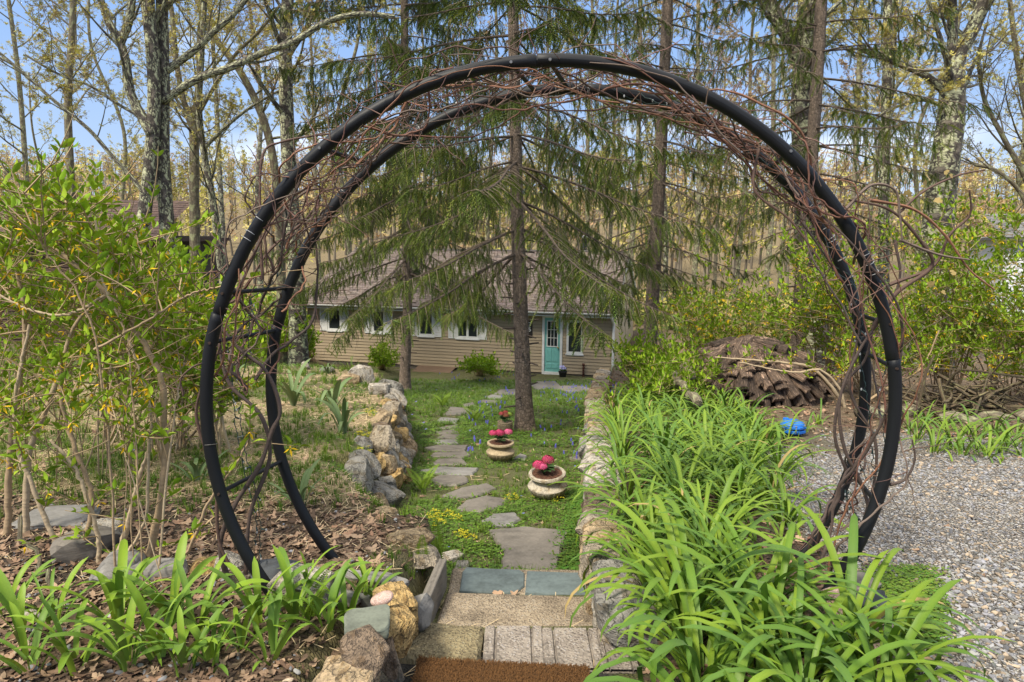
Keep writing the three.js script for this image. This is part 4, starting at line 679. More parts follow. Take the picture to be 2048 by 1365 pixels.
// ---------- trees ----------
const budGeo = (() => { // a small tuft of young leaves
  const b = new MB(), R = rng(9);
  for (let k = 0; k < 5; k++) { const a = k * 1.3 + R.r(-0.3, 0.3), up = R.r(-0.2, 0.9), c = v3(Math.cos(a), up, Math.sin(a)).normalize(), s = v3(-Math.sin(a), R.r(-0.3, 0.3), Math.cos(a)), o = v3(R.g() * 0.4, R.g() * 0.4, R.g() * 0.4), P = (t, w, y) => b.v(o.x + c.x * t + s.x * w, o.y + c.y * t + s.y * w + y, o.z + c.z * t + s.z * w); const i0 = P(0, 0, 0), i1 = P(0.55, 0.26, 0.04), i2 = P(1, 0, -0.1), i3 = P(0.5, -0.26, 0.04); b.q(i0, i1, i2, i3); }
  return b.geo(false); })();
const BM = { bud: leafMat('spring buds', { color: lin(1, 1, 1), transmission: 0.3 }) };
function grow(o, p, dir, len, r, level) {
  const { R, tw, leaves, maxL } = o, n = level === 0 ? 10 : level < maxL ? 6 : 4, pts = [p.clone()], d = dir.clone().normalize(), up = o.up ?? 0.06;
  for (let i = 1; i <= n; i++) { d.x += R.g() * 0.16; d.y += R.g() * 0.14 + up; d.z += R.g() * 0.16; d.normalize(); pts.push(pts[i - 1].clone().addScaledVector(d, len / n)); }
  if (level === 0) { const b = new MB(); b.tube(curve(pts, 18), (t) => mix(r, r * 0.3, t), 7); b.build('limb', o.bark, o.t); } else tw.tube(pts, (t) => mix(r, r * 0.4, t), level < maxL ? 4 : 3, o.twigC, false);
  if (level < maxL) {
    const kids = o.kids[level]; for (let i = 0; i < kids; i++) {
      const t = 0.22 + 0.78 * (i + R.f()) / kids, f = t * n, k = Math.min(n - 1, Math.floor(f)), q = pts[k].clone().lerp(pts[k + 1], f - k), ax = pts[k + 1].clone().sub(pts[k]).normalize();
      const side = v3(R.g(), R.g(), R.g()).cross(ax).normalize(), nd = ax.multiplyScalar(0.72).addScaledVector(side, R.r(0.5, 0.95)); grow(o, q, nd, len * R.r(0.32, 0.6) * (1.1 - 0.5 * t), Math.max(0.004, r * mix(1, 0.3, t) * 0.55), level + 1);
    }
  }
  if (level >= maxL - 1) for (let i = 0; i < (level === maxL ? o.leafN : o.leafN * 0.4); i++) { const f = R.f() * n, k = Math.min(n - 1, Math.floor(f)); if (R.f() < o.gap) continue; const q = pts[k].clone().lerp(pts[k + 1], f - k), c = R.pick(o.leafC), kk = R.r(0.7, 1.25); leaves.push({ p: q.add(v3(R.g() * 0.05, R.g() * 0.05, R.g() * 0.05)), e: [R.r(-1, 1), R.r(0, 6.3), R.r(-1, 1)], s: R.r(0.6, 1.3) * o.leafS, c: lin(c[0] * kk, c[1] * kk, c[2] * kk) }); }
}
const LEAFC = { olive: [[0.4, 0.38, 0.08], [0.5, 0.45, 0.11], [0.32, 0.24, 0.1]], yellow: [[0.58, 0.52, 0.13], [0.66, 0.56, 0.2], [0.48, 0.45, 0.12]], tan: [[0.45, 0.32, 0.15], [0.54, 0.42, 0.2], [0.4, 0.25, 0.13]], green: [[0.14, 0.21, 0.04], [0.2, 0.27, 0.06]] };
function decid(label, group, trunks, opt) { // trunks: [{px: [x, y, ...], d, r: [px, px], limbs: n}] ; first point is put on the ground
  const R = rng(opt.seed), t = thing('deciduous_tree', label, 'tree', null, 0, group), o = { R, t, tw: new MB(), leaves: [], maxL: opt.maxL ?? 2, kids: opt.kids ?? [6, 6], leafN: opt.leafN ?? 5, gap: opt.gap ?? 0.15, leafS: opt.leafS ?? 0.045, leafC: LEAFC[opt.leaf ?? 'olive'], bark: opt.bark ?? M.grey, twigC: opt.twigC ?? lin(0.24, 0.2, 0.14), up: opt.up };
  for (const k of trunks) {
    const pts = []; for (let i = 0; i < k.px.length; i += 2) pts.push(at(k.px[i], k.px[i + 1], k.d + (k.dd ?? 0) * i / (k.px.length - 2)));
    if (!k.limb) pts[0].y = groundY(pts[0].x, -pts[0].z) - 0.15;
    const r0 = k.r[0] * k.d / FPX, r1 = k.r[1] * k.d / FPX, P = curve(pts, 34), b = new MB(), ph = R.r(0, 9);
    b.tube(P, (u) => { const q = mix(r0, r1, u) * (k.limb ? 1 : 1 + 0.7 * Math.exp(-u * 22)); return { at: (a) => q * (1 + 0.07 * fbm3(Math.cos(a) * 1.2 + ph, Math.sin(a) * 1.2, u * 14, 3)) }; }, 14);
    b.build(k.limb ? 'limb' : 'trunk', o.bark, t);
    for (let i = 0; i < (k.n ?? 8); i++) { const u = mix(k.from ?? 0.35, 1, (i + R.f()) / (k.n ?? 8)), f = u * 34, j = Math.min(33, Math.floor(f)), q = P[j].clone().lerp(P[j + 1], f - j), a = R.r(0, 6.3), ax = P[j + 1].clone().sub(P[j]).normalize(); const side = v3(Math.cos(a), R.r(-0.1, 0.5), Math.sin(a) * 0.8); grow(o, q, side.addScaledVector(ax, R.r(0.3, 0.9)), (opt.len ?? 2.6) * R.r(0.6, 1.25) * (k.limb ? 0.6 : 1), mix(r0, r1, u) * R.r(0.25, 0.45), 0); }
  }
  o.tw.build('twigs', M.twig, t, 'stuff');
  if (o.leaves.length) scatter('foliage', budGeo, BM.bud, t, o.leaves);
  return t;
}
decid('double-trunked tree with pale green lichen bark rising behind the flowering shrubs', null, [
  { px: [283, 720, 277, 560, 288, 430, 300, 330, 308, 180, 296, 0, 290, -160], d: 15, r: [14, 11], n: 4, from: 0.75 }, { px: [370, 720, 345, 560, 333, 440, 325, 300, 326, 150, 323, 0, 320, -200], d: 15.3, r: [16, 9.5], n: 4, from: 0.8 },
  { px: [303, 270, 284, 235, 262, 190, 248, 110, 238, 82, 215, 40, 192, -30], d: 14.95, r: [10, 6], limb: 1, n: 5 }, { px: [240, 86, 258, 40, 268, -60], d: 14.95, r: [8, 6], limb: 1, n: 3 },
  { px: [326, 203, 350, 185, 400, 155, 460, 135, 520, 108, 590, 82, 650, 45, 720, 28, 790, 34], d: 15.2, r: [8, 4.5], limb: 1, n: 5 }, { px: [326, 146, 365, 118, 400, 90, 425, 65, 470, 25, 520, -40], d: 15.3, r: [8, 4], limb: 1, n: 4 },
  { px: [290, 390, 260, 352, 230, 320, 180, 262, 140, 228, 100, 195, 50, 150, -20, 90], d: 14.9, r: [4.5, 2.5], limb: 1, n: 8 }, { px: [302, 250, 276, 232, 230, 205, 180, 172, 120, 150, 50, 110], d: 14.9, r: [3.4, 2], limb: 1, n: 6 }], { seed: 1, bark: M.oak, leaf: 'olive', len: 2.2, kids: [5, 5], leafN: 4 });
decid('slender straight grey tree with thin side branches above the flowering shrubs', null, [{ px: [152, 700, 144, 430, 138, 300, 135, 200, 141, 100, 148, -30, 150, -150], d: 18, r: [8, 5], n: 12 }], { seed: 2, leaf: 'olive', len: 2.6, leafN: 5 });
decid('forked mossy tree with dark trunk between the lichen tree and the arch', null, [{ px: [388, 720, 390, 560, 388, 400, 386, 250, 378, 215], d: 20, r: [11, 8], n: 4, from: 0.6 }, { px: [386, 250, 368, 205, 352, 120, 345, 40, 330, -60], d: 20, r: [6, 4], limb: 1, n: 6 }, { px: [386, 255, 398, 160, 398, 80, 415, -60], d: 20, r: [7, 4], limb: 1, n: 6 }, { px: [390, 240, 430, 170, 470, 110, 520, 60, 560, 10], d: 20, r: [4, 2.5], limb: 1, n: 6 }], { seed: 3, leaf: 'yellow', len: 2.4 });
decid('leaning lichen-spotted tree whose trunk bends away from the arch', null, [{ px: [470, 680, 440, 520, 428, 420, 410, 320, 398, 230, 402, 120, 410, -20], d: 19, r: [8, 5], n: 10 }, { px: [404, 300, 450, 255, 500, 215, 560, 180], d: 19, r: [4, 2], limb: 1, n: 5 }], { seed: 4, leaf: 'olive', bark: M.oak, len: 2.3 });
decid('tall lichen-covered tree with ivy at its foot beside the corner of the tan house', null, [{ px: [596, 700, 592, 560, 582, 400, 574, 250, 570, 100, 574, 20, 580, -120], d: 19, r: [17, 10], n: 9, from: 0.45 }, { px: [572, 115, 610, 60, 650, -20], d: 19, r: [6, 4], limb: 1, n: 5 }], { seed: 5, bark: M.oak, leaf: 'tan', len: 2.6 });
decid('crooked grey tree crossing behind the top of the arch side', null, [{ px: [560, 700, 556, 400, 530, 250, 478, 140, 430, 75, 380, -30], d: 21, r: [9, 5], n: 10 }], { seed: 6, leaf: 'tan', len: 2.6 });
decid('thick dark ivy-clad oak trunk forking high beside the slim spruce', null, [{ px: [1635, 720, 1620, 500, 1611, 330, 1608, 180, 1617, 60, 1622, -120], d: 13.2, r: [27, 20], n: 4, from: 0.7 }, { px: [1606, 130, 1580, 80, 1552, 30, 1520, -60], d: 13.2, r: [14, 11], limb: 1, n: 4 }], { seed: 7, bark: M.oak, leaf: 'yellow', len: 2.4, twigC: lin(0.1, 0.09, 0.06) });
decid('big mossy tree with a wide fork above the shrubs by the gravel', null, [{ px: [1862, 700, 1872, 500, 1886, 360, 1903, 230, 1906, 140], d: 14.2, r: [32, 21], n: 2, from: 0.7 }, { px: [1906, 150, 1922, 100, 1945, 60, 1968, 0, 1985, -90], d: 14.2, r: [15, 11], limb: 1, n: 6 }, { px: [1904, 150, 1906, 60, 1902, -60], d: 14.2, r: [10, 8], limb: 1, n: 5 }, { px: [1892, 185, 1850, 150, 1800, 128, 1750, 110, 1715, 95], d: 14.2, r: [8, 4], limb: 1, n: 7 }, { px: [1890, 215, 1850, 200, 1790, 215, 1740, 245], d: 14, r: [4, 2.5], limb: 1, n: 5 }], { seed: 8, bark: M.oak, leaf: 'yellow', len: 2.1, leafN: 5 });
decid('straight grey tree standing between the ivy-clad oak and the forked mossy tree', null, [{ px: [1768, 720, 1768, 420, 1772, 250, 1776, 90, 1776, -100], d: 17, r: [11, 8], n: 10, from: 0.45 }], { seed: 9, bark: M.oak, leaf: 'yellow', len: 2.6 });
decid('thin multi-stemmed tree with bare arching branches at the gravel edge', null, [{ px: [2100, 700, 2060, 380, 2010, 280, 1970, 200, 1955, 110], d: 15, r: [6, 3], n: 10 }, { px: [2105, 700, 2050, 400, 1990, 340, 1950, 330], d: 15, r: [5, 2.5], n: 7 }, { px: [2120, 700, 2080, 350, 2040, 150, 2020, 0], d: 15.5, r: [6, 4], n: 8 }], { seed: 10, leaf: 'olive', len: 2, leafN: 2 });
// woodland beyond the house: four grown trees, then copies of them
{
  const specs = [['yellow', 'woodland tree with yellow spring buds standing beyond the house'], ['tan', 'bare grey woodland tree with tan buds standing beyond the house'], ['olive', 'dark slender woodland tree with olive buds standing beyond the house'], ['yellow', 'pale lichen-barked woodland tree standing beyond the house']];
  const R = rng(55), src = specs.map(([lf, label], i) => { const d = 40; const x = [700, 980, 1180, 1330][i]; return decid(label, 'woodland trees beyond the house', [{ px: [x, 560, x + R.g() * 12, 440, x + R.g() * 25, 250, x + R.g() * 30, 60, x, -130], d, r: [5, 2.2], n: 15, from: 0.22 }], { seed: 100 + i, leaf: lf, bark: i === 3 ? M.oak : M.grey, len: 4.0, kids: [6, 5], leafN: 6, leafS: 0.1, twigC: lin(0.26, 0.22, 0.16) }); });
  const org = [700, 980, 1180, 1330].map((x) => at(x, 560, 40));
  for (const [x, d] of [[450, 34], [520, 40], [640, 36], [700, 52], [745, 42], [860, 44], [905, 50], [1085, 40], [1130, 48], [1215, 42], [1255, 36], [1385, 34], [1430, 46], [1470, 38], [1530, 33], [1560, 50], [1690, 34], [1735, 42], [1830, 36], [2010, 44], [60, 36], [330, 38], [250, 48], [100, 52]]) {
    const i = R.i(4), c = src[i].clone(); c.name = numbered('deciduous_tree'); scene.add(c);
    const s = R.r(0.75, 1.1), p = at(x, 560, d), g = groundY(p.x, d), og = groundY(org[i].x, 40), a = R.r(0, 6.3);
    c.scale.setScalar(s); c.rotation.y = a; c.position.set(p.x - s * (org[i].x * Math.cos(a) + org[i].z * Math.sin(a)), g - s * og, p.z - s * (-org[i].x * Math.sin(a) + org[i].z * Math.cos(a)));
  }
  // the far hillside wood, one mass
  const far = tag(new THREE.Group(), 'hazy tan and yellow spring woodland covering the far hillside', 'woodland', null, 'stuff'); far.name = 'hillside_woods'; scene.add(far);
  const tr = new MB(), lv = [], under = [], Q = rng(66);
  for (let i = 0; i < 1100; i++) { const d = 62 + 125 * Q.f(), x = Q.r(-1, 1) * (d * 0.95 + 10), g = groundY(x, d), h = Q.r(7, 12), pts = [v3(x, g - 0.3, -d), v3(x + Q.g() * 0.4, g + h * 0.5, -d), v3(x + Q.g(), g + h, -d)], k = Q.r(0.5, 1.4), tc = lin(0.19 * k, 0.16 * k, 0.12 * k); tr.tube(pts, [0.16, 0.11, 0.03], 4, tc, false);
    for (let j = 0; j < 7; j++) { const u = Q.r(0.3, 0.9), p = v3(x, g + h * u, -d), e = p.clone().add(v3(Q.g() * 2.2, Q.r(0.6, 2.2), Q.g() * 2.2)); tr.tube([p, e], [0.05, 0.012], 3, tc, false); }
    const C = Q.pick([LEAFC.tan, LEAFC.yellow, LEAFC.tan, LEAFC.olive]); for (let j = 0; j < 42; j++) { const u = Q.r(0.3, 1.05), w = 2.2 * Math.sqrt(Math.max(0.05, 1.1 - u)), c = Q.pick(C), kk = Q.r(0.75, 1.25); lv.push({ p: v3(x + Q.g() * w, g + h * u, -d + Q.g() * w), e: [Q.r(-1, 1), Q.r(0, 6), Q.r(-1, 1)], s: Q.r(0.2, 0.5), c: lin(c[0] * kk, c[1] * kk, c[2] * kk) }); } }
  for (let i = 0; i < 26000; i++) { const d = 24 + 40 * Math.pow(Q.f(), 1.2), x = Q.r(-1, 1) * (d * 0.9 + 4); if (d < 36 && x > -9.5 && x < 7) continue; const C = Q.pick([LEAFC.tan, LEAFC.green, LEAFC.olive, LEAFC.green]), c = Q.pick(C), kk = Q.r(0.6, 1.2); under.push({ p: v3(x, groundY(x, d) + 1.6 * Q.f() * Q.f(), -d), e: [Q.r(-1, 1), Q.r(0, 6), Q.r(-1, 1)], s: Q.r(0.14, 0.42), c: lin(c[0] * kk, c[1] * kk, c[2] * kk) }); }
  tag(scatter('undergrowth', budGeo, BM.bud, scene, under), 'low green and tan undergrowth in the woods around the house', 'undergrowth');
  tr.build('trunks', M.twig, far, 'stuff'); scatter('crowns', budGeo, BM.bud, far, lv);
}
// spruces: whorls of sagging boughs hung with needle-clad twigs
const sprayGeo = (() => {
  const b = new MB(), R = rng(17), L = 1, core = lin(0.55, 0.4, 0.3), c = new THREE.Color();
  b.tube([v3(0, 0, 0), v3(0.02, -0.5, 0.01), v3(0, -1, 0)], 0.012, 3, core, false);
  for (let i = 0; i < 46; i++) { const t = i / 46, a = i * 2.4, y = -t * 0.98, w = 0.155 * (1 - 0.45 * t * t), k = R.r(0.75, 1.2) * (t > 0.88 ? 1.35 : 1); c.setRGB(k, k, k); const x = Math.cos(a), z = Math.sin(a), s = 0.022; b.t(b.v(-z * s, y, x * s, 0, 0, c), b.v(z * s, y, -x * s, 0, 0, c), b.v(x * w, y - 0.1, z * w, 0, 0, c)); }
  return b.geo(); })();
const needleM = mat('spruce needles', { vertexColors: true, roughness: 0.7 });
function spruce(label, px, d, r, o) {
  const R = rng(o.seed), t = thing('spruce', label, 'spruce tree'), pts = []; for (let i = 0; i < px.length; i += 2) pts.push(at(px[i], px[i + 1], d));
  pts[0].y = groundY(pts[0].x, -pts[0].z) - 0.1;
  const P = curve(pts, 60), r0 = r[0] * d / FPX, r1 = r[1] * d / FPX, b = new MB();
  b.tube(P, (u) => { const q = mix(r0, r1, u) * (1 + 0.75 * Math.exp(-u * 30)); return { at: (a) => q * (1 + 0.05 * fbm3(Math.cos(a) * 2, Math.sin(a) * 2, u * 30, 3) + 0.1 * Math.exp(-u * 26) * Math.cos(a * 4 + o.seed)) }; }, 18);
  b.build('trunk', M.spruce, t);
  const on = (y) => { for (let i = 1; i < P.length; i++) if (P[i].y > y) return P[i - 1].clone().lerp(P[i], (y - P[i - 1].y) / (P[i].y - P[i - 1].y)); return P[P.length - 1].clone(); };
  const tw = new MB(), sprays = [], stub = new MB();
  const hang = (q, out, green) => { const kk = R.r(0.6, 1.3), L = R.r(0.1, 0.3) * (o.spray ?? 1); if (R.f() > green) { const e = q.clone().add(v3(out.x * 0.05 + R.g() * 0.03, -L * R.r(0.8, 1.5), out.z * 0.05 + R.g() * 0.03)); tw.tube([q, e], 0.0024, 3, lin(0.19 * kk, 0.145 * kk, 0.1 * kk), false); return; }
    const w = R.f() * R.f() * 0.5 + R.f() * 0.5; sprays.push({ p: q, e: [R.g() * 0.55, R.r(0, 6.3), R.g() * 0.55], s: [L * R.r(0.8, 1.2), L, L * R.r(0.8, 1.2)], c: lin(mix(0.06, 0.21, w) * kk, mix(0.115, 0.245, w) * kk, mix(0.012, 0.022, w) * kk) }); };
  for (let y = o.y0; y < o.y1; y += R.r(0.3, 0.46)) {
    const u = (y - o.y0) / (o.y1 - o.y0), n = 3 + R.i(3), a0 = R.r(0, 6.3);
    for (let k = 0; k < n; k++) {
      const a = a0 + k / n * 6.283 + R.g() * 0.35, len = mix(o.len[0], o.len[1], u) * R.r(0.55, 1.15), sl = mix(o.slope[0], o.slope[1], u) + R.g() * 0.1, q0 = on(y + R.g() * 0.05), q = [q0.clone()], dir = v3(Math.cos(a), sl, Math.sin(a)).normalize(), N = 9;
      for (let i = 1; i <= N; i++) { dir.y += (i < 6 ? -0.035 : 0.06) + R.g() * 0.03; dir.x += R.g() * 0.04; dir.z += R.g() * 0.04; dir.normalize(); q.push(q[i - 1].clone().addScaledVector(dir, len / N)); }
      const bb = new MB(), br = 0.007 + 0.0055 * len; bb.tube(q, (v) => mix(br, 0.004, v), 6); bb.build('branch', M.spruce, t);
      const m = Math.round(len / (o.gap ?? 0.13));
      for (let i = 1; i <= m; i++) for (const s of [-1, 1]) {
        const v = 0.12 + 0.88 * i / m, f = v * N, j = Math.min(N - 1, Math.floor(f)), p = q[j].clone().lerp(q[j + 1], f - j), side = v3(-dir.z * s, R.r(-0.35, 0.05), dir.x * s).addScaledVector(dir, 0.75).normalize(), L2 = R.r(0.15, 0.55) * (1.15 - 0.7 * v) * Math.min(1.2, len / 2), lat = [p]; for (let w = 1; w <= 3; w++) { side.y -= 0.22; lat.push(lat[w - 1].clone().addScaledVector(side, L2 / 3)); }
        tw.tube(lat, (x) => mix(0.005, 0.0022, x), 3, lin(0.15, 0.11, 0.075), false);
        const green = (v > 0.3 ? 0.86 : 0.4) * (o.green ?? 1); if (R.f() < green) for (const gg of [0.7, 1.7]) { const dd = side.clone().add(v3(R.g() * 0.2, -0.1, R.g() * 0.2)).normalize(), kk = R.r(0.7, 1.3), w = R.f(), j2 = Math.floor(gg); sprays.push({ p: lat[j2].clone().lerp(lat[j2 + 1], gg - j2), q: new THREE.Quaternion().setFromUnitVectors(v3(0, -1, 0), dd), s: R.r(0.13, 0.26), c: lin(mix(0.07, 0.22, w) * kk, mix(0.13, 0.26, w) * kk, mix(0.012, 0.022, w) * kk) }); }
        for (let w = 0; w < 3; w++) { const g = R.r(0.1, 3), jj = Math.min(2, Math.floor(g)); hang(lat[jj].clone().lerp(lat[jj + 1], g - jj), dir, green); }
        if (R.f() < 0.5) hang(p, dir, green * 0.8);
      }
      sprays.push({ p: q[N], e: [R.g() * 0.4, R.r(0, 6.3), 1.2 * (dir.x > 0 ? 1 : -1)], s: 0.2, c: lin(0.13, 0.19, 0.04) });
    }
  }
  for (let y = P[0].y + 0.5; y < o.y0 + 0.2; y += R.r(0.05, 0.14)) { const q = on(y), a = R.r(0, 6.3), L = R.r(0.02, 0.12) + r0; const e = q.clone().add(v3(Math.cos(a) * (L + r0 * 0.6), R.r(-0.05, 0.03), Math.sin(a) * (L + r0 * 0.6))); stub.tube([q, e], [0.02, 0.009], 5, lin(0.09, 0.065, 0.05)); }
  if (stub.n) stub.build('dead_stubs', M.twig, t, 'stuff');
  tw.build('twigs', M.twig, t, 'stuff'); scatter('foliage', sprayGeo, needleM, t, sprays);
  return t;
}
spruce('spruce with a bare lower trunk rising from the lawn right behind the urns', [1051, 862, 1044, 700, 1039, 560, 1034, 420, 1031, 250, 1027, 60, 1024, -120], 9.35, [17, 9], { seed: 21, y0: 1.25, y1: 6.2, len: [2.9, 2.3], slope: [-0.36, 0.12], gap: 0.15 });
spruce('farther spruce with knobbly dark trunk close to the white-shuttered windows', [808, 771, 812, 700, 815, 620, 812, 430, 810, 200, 808, -40, 806, -160], 17.5, [11, 6], { seed: 22, y0: 0.55, y1: 9.8, len: [3.5, 2.4], slope: [-0.3, 0.0], gap: 0.16, spray: 1.3 });
spruce('slim straight spruce behind the shrubs at the house gable', [1296, 800, 1302, 650, 1309, 540, 1320, 350, 1330, 120, 1338, -60, 1342, -160], 13, [15, 8], { seed: 23, y0: 1.0, y1: 7.6, len: [2.2, 2.0], slope: [-0.25, 0.12], gap: 0.22, green: 0.7 });
spruce('slim red-brown spruce trunk standing directly before the ivy-clad oak', [1592, 780, 1598, 640, 1612, 460, 1628, 260, 1640, 60, 1650, -140], 11.5, [14, 10], { seed: 24, y0: 1.7, y1: 7.0, len: [2.3, 2.0], slope: [-0.12, 0.12], gap: 0.22, green: 0.8 });
// ---------- yellow-flowered shrubs ----------
const leafGeo = (() => { // pointed leaf, 1 long, folded along its rib and curving down
  const b = new MB(), P = (t, w) => b.v(w, 0.10 * Math.sin(t * 2.4) - 0.16 * t * t + Math.abs(w) * 0.35, t, w, t), pr = [0, 0.14, 0.19, 0.13, 0]; let L = null;
  pr.forEach((w, i) => { const t = i / 4, r = w ? [P(t, -w), P(t, 0), P(t, w)] : [P(t, 0)]; if (L) { if (L.length === 1) { b.t(L[0], r[1], r[0]); b.t(L[0], r[2], r[1]); } else if (r.length === 1) { b.t(L[0], L[1], r[0]); b.t(L[1], L[2], r[0]); } else { b.q(L[0], L[1], r[1], r[0]); b.q(L[1], L[2], r[2], r[1]); } } L = r; });
  return b.geo(false); })();
const starGeo = (() => { const b = new MB(); for (let k = 0; k < 4; k++) { const a = k * 1.571, c = Math.cos(a), s = Math.sin(a), P = (r, w, y) => b.v(c * r - s * w, y, s * r + c * w); b.q(P(0.05, 0, 0), P(0.5, 0.16, -0.3), P(1, 0.02, -0.75), P(0.5, -0.16, -0.3)); } return b.geo(false); })();
const SHM = { leaf: leafMat('fresh shrub leaf', { color: lin(1, 1, 1), transmission: 0.3 }), petal: leafMat('yellow petal', { color: lin(0.82, 0.52, 0.012), transmission: 0.25 }), bark: mat('shrub bark', { ...T.board, color: lin(0.36, 0.255, 0.15), bumpScale: 0.003, roughness: 0.9 }), bark2: mat('pale shrub bark', { ...T.board, color: lin(0.43, 0.33, 0.21), bumpScale: 0.003 }) };
function shrub(label, o) {
  const R = rng(o.seed), t = thing('flowering_shrub', label, 'shrub', null, 0, o.group), tw = new MB(), leaves = [], stars = [];
  const leafC = () => { const k = R.r(0.7, 1.25), y = R.f(); return lin(mix(0.17, 0.32, y) * k, mix(0.31, 0.43, y) * k, mix(0.014, 0.02, y) * k); };
  const leafy = (pts, step, s0) => { const ax = new V3(); for (let i = 0; i < pts.length - 1; i++) { ax.subVectors(pts[i + 1], pts[i]); const L = ax.length(); ax.normalize(); for (let w = R.f() * step; w < L; w += step) { if (R.f() < (o.bare ?? 0.25)) continue; const p = pts[i].clone().addScaledVector(ax, w), a0 = R.r(0, 3.14); for (const h of [0, Math.PI]) { const side = v3(Math.cos(a0 + h), R.r(-0.1, 0.4), Math.sin(a0 + h)), d = side.addScaledVector(ax, 0.75).add(v3(0, 0.35, 0)).normalize(), q = new THREE.Quaternion().setFromUnitVectors(v3(0, 0, 1), d); q.multiply(new THREE.Quaternion().setFromAxisAngle(v3(0, 0, 1), R.g() * 0.8)); leaves.push({ p, q, s: s0 * R.r(0.55, 1.25), c: leafC() }); } if (R.f() < (o.flower ?? 0.06)) stars.push({ p: p.clone().add(v3(R.g() * 0.015, -0.012, R.g() * 0.015)), e: [R.r(-0.8, 0.8), R.r(0, 6), R.r(-0.8, 0.8)], s: R.r(0.018, 0.026) * (o.fs ?? 1) }); } } };
  const side = (pts, n, l0, l1) => { for (let k = 0; k < n; k++) { const f = (o.low + (1 - o.low) * R.f()) * (pts.length - 1), j = Math.min(pts.length - 2, Math.floor(f)), p = pts[j].clone().lerp(pts[j + 1], f - j), d = v3(R.g(), R.g() * 0.6 + 0.35, R.g()).normalize(), L = R.r(l0, l1), q = [p]; for (let i = 1; i < 6; i++) { d.y += 0.05 + R.g() * 0.18; d.x += R.g() * 0.16; d.z += R.g() * 0.16; d.normalize(); q.push(q[i - 1].clone().addScaledVector(d, L / 5)); } const kk = R.r(0.8, 1.3); tw.tube(q, (u) => mix(0.0034, 0.0014, u), 4, lin(0.33 * kk, 0.235 * kk, 0.125 * kk), false); leafy(q.slice(R.f() < 0.5 ? 1 : 0), o.step, o.leaf); } };
  for (const s of o.stems ?? []) { const pts = []; for (let i = 0; i < s.px.length; i += 2) pts.push(at(s.px[i], s.px[i + 1], s.d + (s.dd ?? 0) * i / (s.px.length - 2))); if (!s.free) pts[0].y = groundY(pts[0].x, -pts[0].z) - 0.04; const P = curve(pts, 40).map((p) => p.add(v3(R.g() * 0.004, R.g() * 0.004, R.g() * 0.004))), b = new MB(); b.tube(P, (u) => mix(s.r[0], s.r[1], u) * (1 + 0.06 * Math.sin(u * 60) + 0.05 * R.g()), 9); b.build('stem', R.f() < 0.5 ? SHM.bark : SHM.bark2, t); side(P, s.n ?? 10, 0.12, 0.4); }
  for (let i = 0; i < o.n; i++) {
    const bs = R.pick(o.base), b0 = v3(bs[0] + R.g() * 0.16, 0, -(bs[1] + R.g() * 0.16)), z = R.pick(o.zones), e = at(R.r(z[0], z[2]), R.r(z[1], z[3]), R.r(z[4], z[5])); b0.y = groundY(b0.x, -b0.z) - 0.05;
    const m1 = b0.clone().lerp(e, 0.35), m2 = b0.clone().lerp(e, 0.72), rise = R.r(0.05, 0.4) * (o.arch ?? 1); m1.y += rise * 0.9 + Math.max(0, (e.y - b0.y)) * 0.2; m2.y += rise; m1.x += R.g() * 0.1; m2.x += R.g() * 0.12; m1.z += R.g() * 0.1;
    const P = curve([b0, m1, m2, e], 26).map((p) => p.add(v3(R.g() * 0.006, R.g() * 0.006, R.g() * 0.006))), r0 = R.r(0.004, 0.012) * (o.thin ?? 1), bb = new MB(), kk = R.r(0.8, 1.2);
    bb.tube(P, (u) => mix(r0, 0.0022, u), 6); bb.build('stem', R.f() < 0.5 ? SHM.bark : SHM.bark2, t); side(P, o.side ?? 12, 0.1, 0.42); leafy(P.slice(13), o.step * 1.4, o.leaf);
  }
  tw.build('twigs', M.twig, t, 'stuff'); scatter('foliage', leafGeo, SHM.leaf, t, leaves); if (stars.length) scatter('blossom', starGeo, SHM.petal, t, stars);
  return leaves.length;
}
const gx = (px, py) => { const p = onGround(px, py); return [p.x, -p.z]; };
shrub('big yellow-flowered shrub with thick forked tan stems beside the arch and mulch bed', { seed: 31, low: 0.15, thin: 0.5, step: 0.033, leaf: 0.052, n: 24, side: 22, bare: 0.5, flower: 0.13, fs: 1.25, base: [gx(330, 960), gx(240, 940), gx(120, 950), gx(250, 1165)], zones: [[150, 380, 430, 620, 2.5, 3.6], [60, 340, 300, 600, 2.4, 3.4], [100, 560, 420, 820, 2.5, 3.6], [200, 470, 420, 640, 2.6, 3.4], [0, 340, 230, 520, 2.4, 3.2]],
  stems: [{ px: [290, 1172, 312, 1050, 330, 930, 328, 850, 322, 760, 290, 690, 225, 600, 130, 515, 60, 470], d: 2.85, r: [0.018, 0.008], n: 16 }, { px: [300, 1178, 370, 1110, 420, 1000, 470, 930, 500, 880], d: 2.75, r: [0.009, 0.004], n: 5 }, { px: [215, 1165, 240, 1100, 262, 1020, 280, 950, 300, 890], d: 2.85, r: [0.016, 0.007], n: 6 }, { px: [165, 1170, 170, 1080, 185, 1000, 150, 900, 120, 780, 150, 650, 215, 590], d: 2.9, r: [0.013, 0.006], n: 12 }, { px: [200, 1175, 195, 1070, 150, 940, 100, 880], d: 2.85, r: [0.011, 0.006], n: 5 }, { px: [130, 1165, 95, 1050, 60, 960, 30, 880, 40, 740, 60, 650], d: 3.0, r: [0.012, 0.006], n: 10 }, { px: [222, 1172, 260, 1100, 290, 1040, 296, 900, 300, 820, 240, 640, 205, 560, 190, 440], d: 2.8, r: [0.008, 0.004], n: 12 }, { px: [190, 700, 280, 650, 380, 590, 430, 575], d: 2.7, r: [0.006, 0.003], free: 1, n: 8 }, { px: [215, 590, 130, 630, 60, 620, -20, 580], d: 2.9, r: [0.007, 0.004], free: 1, n: 8 }] });
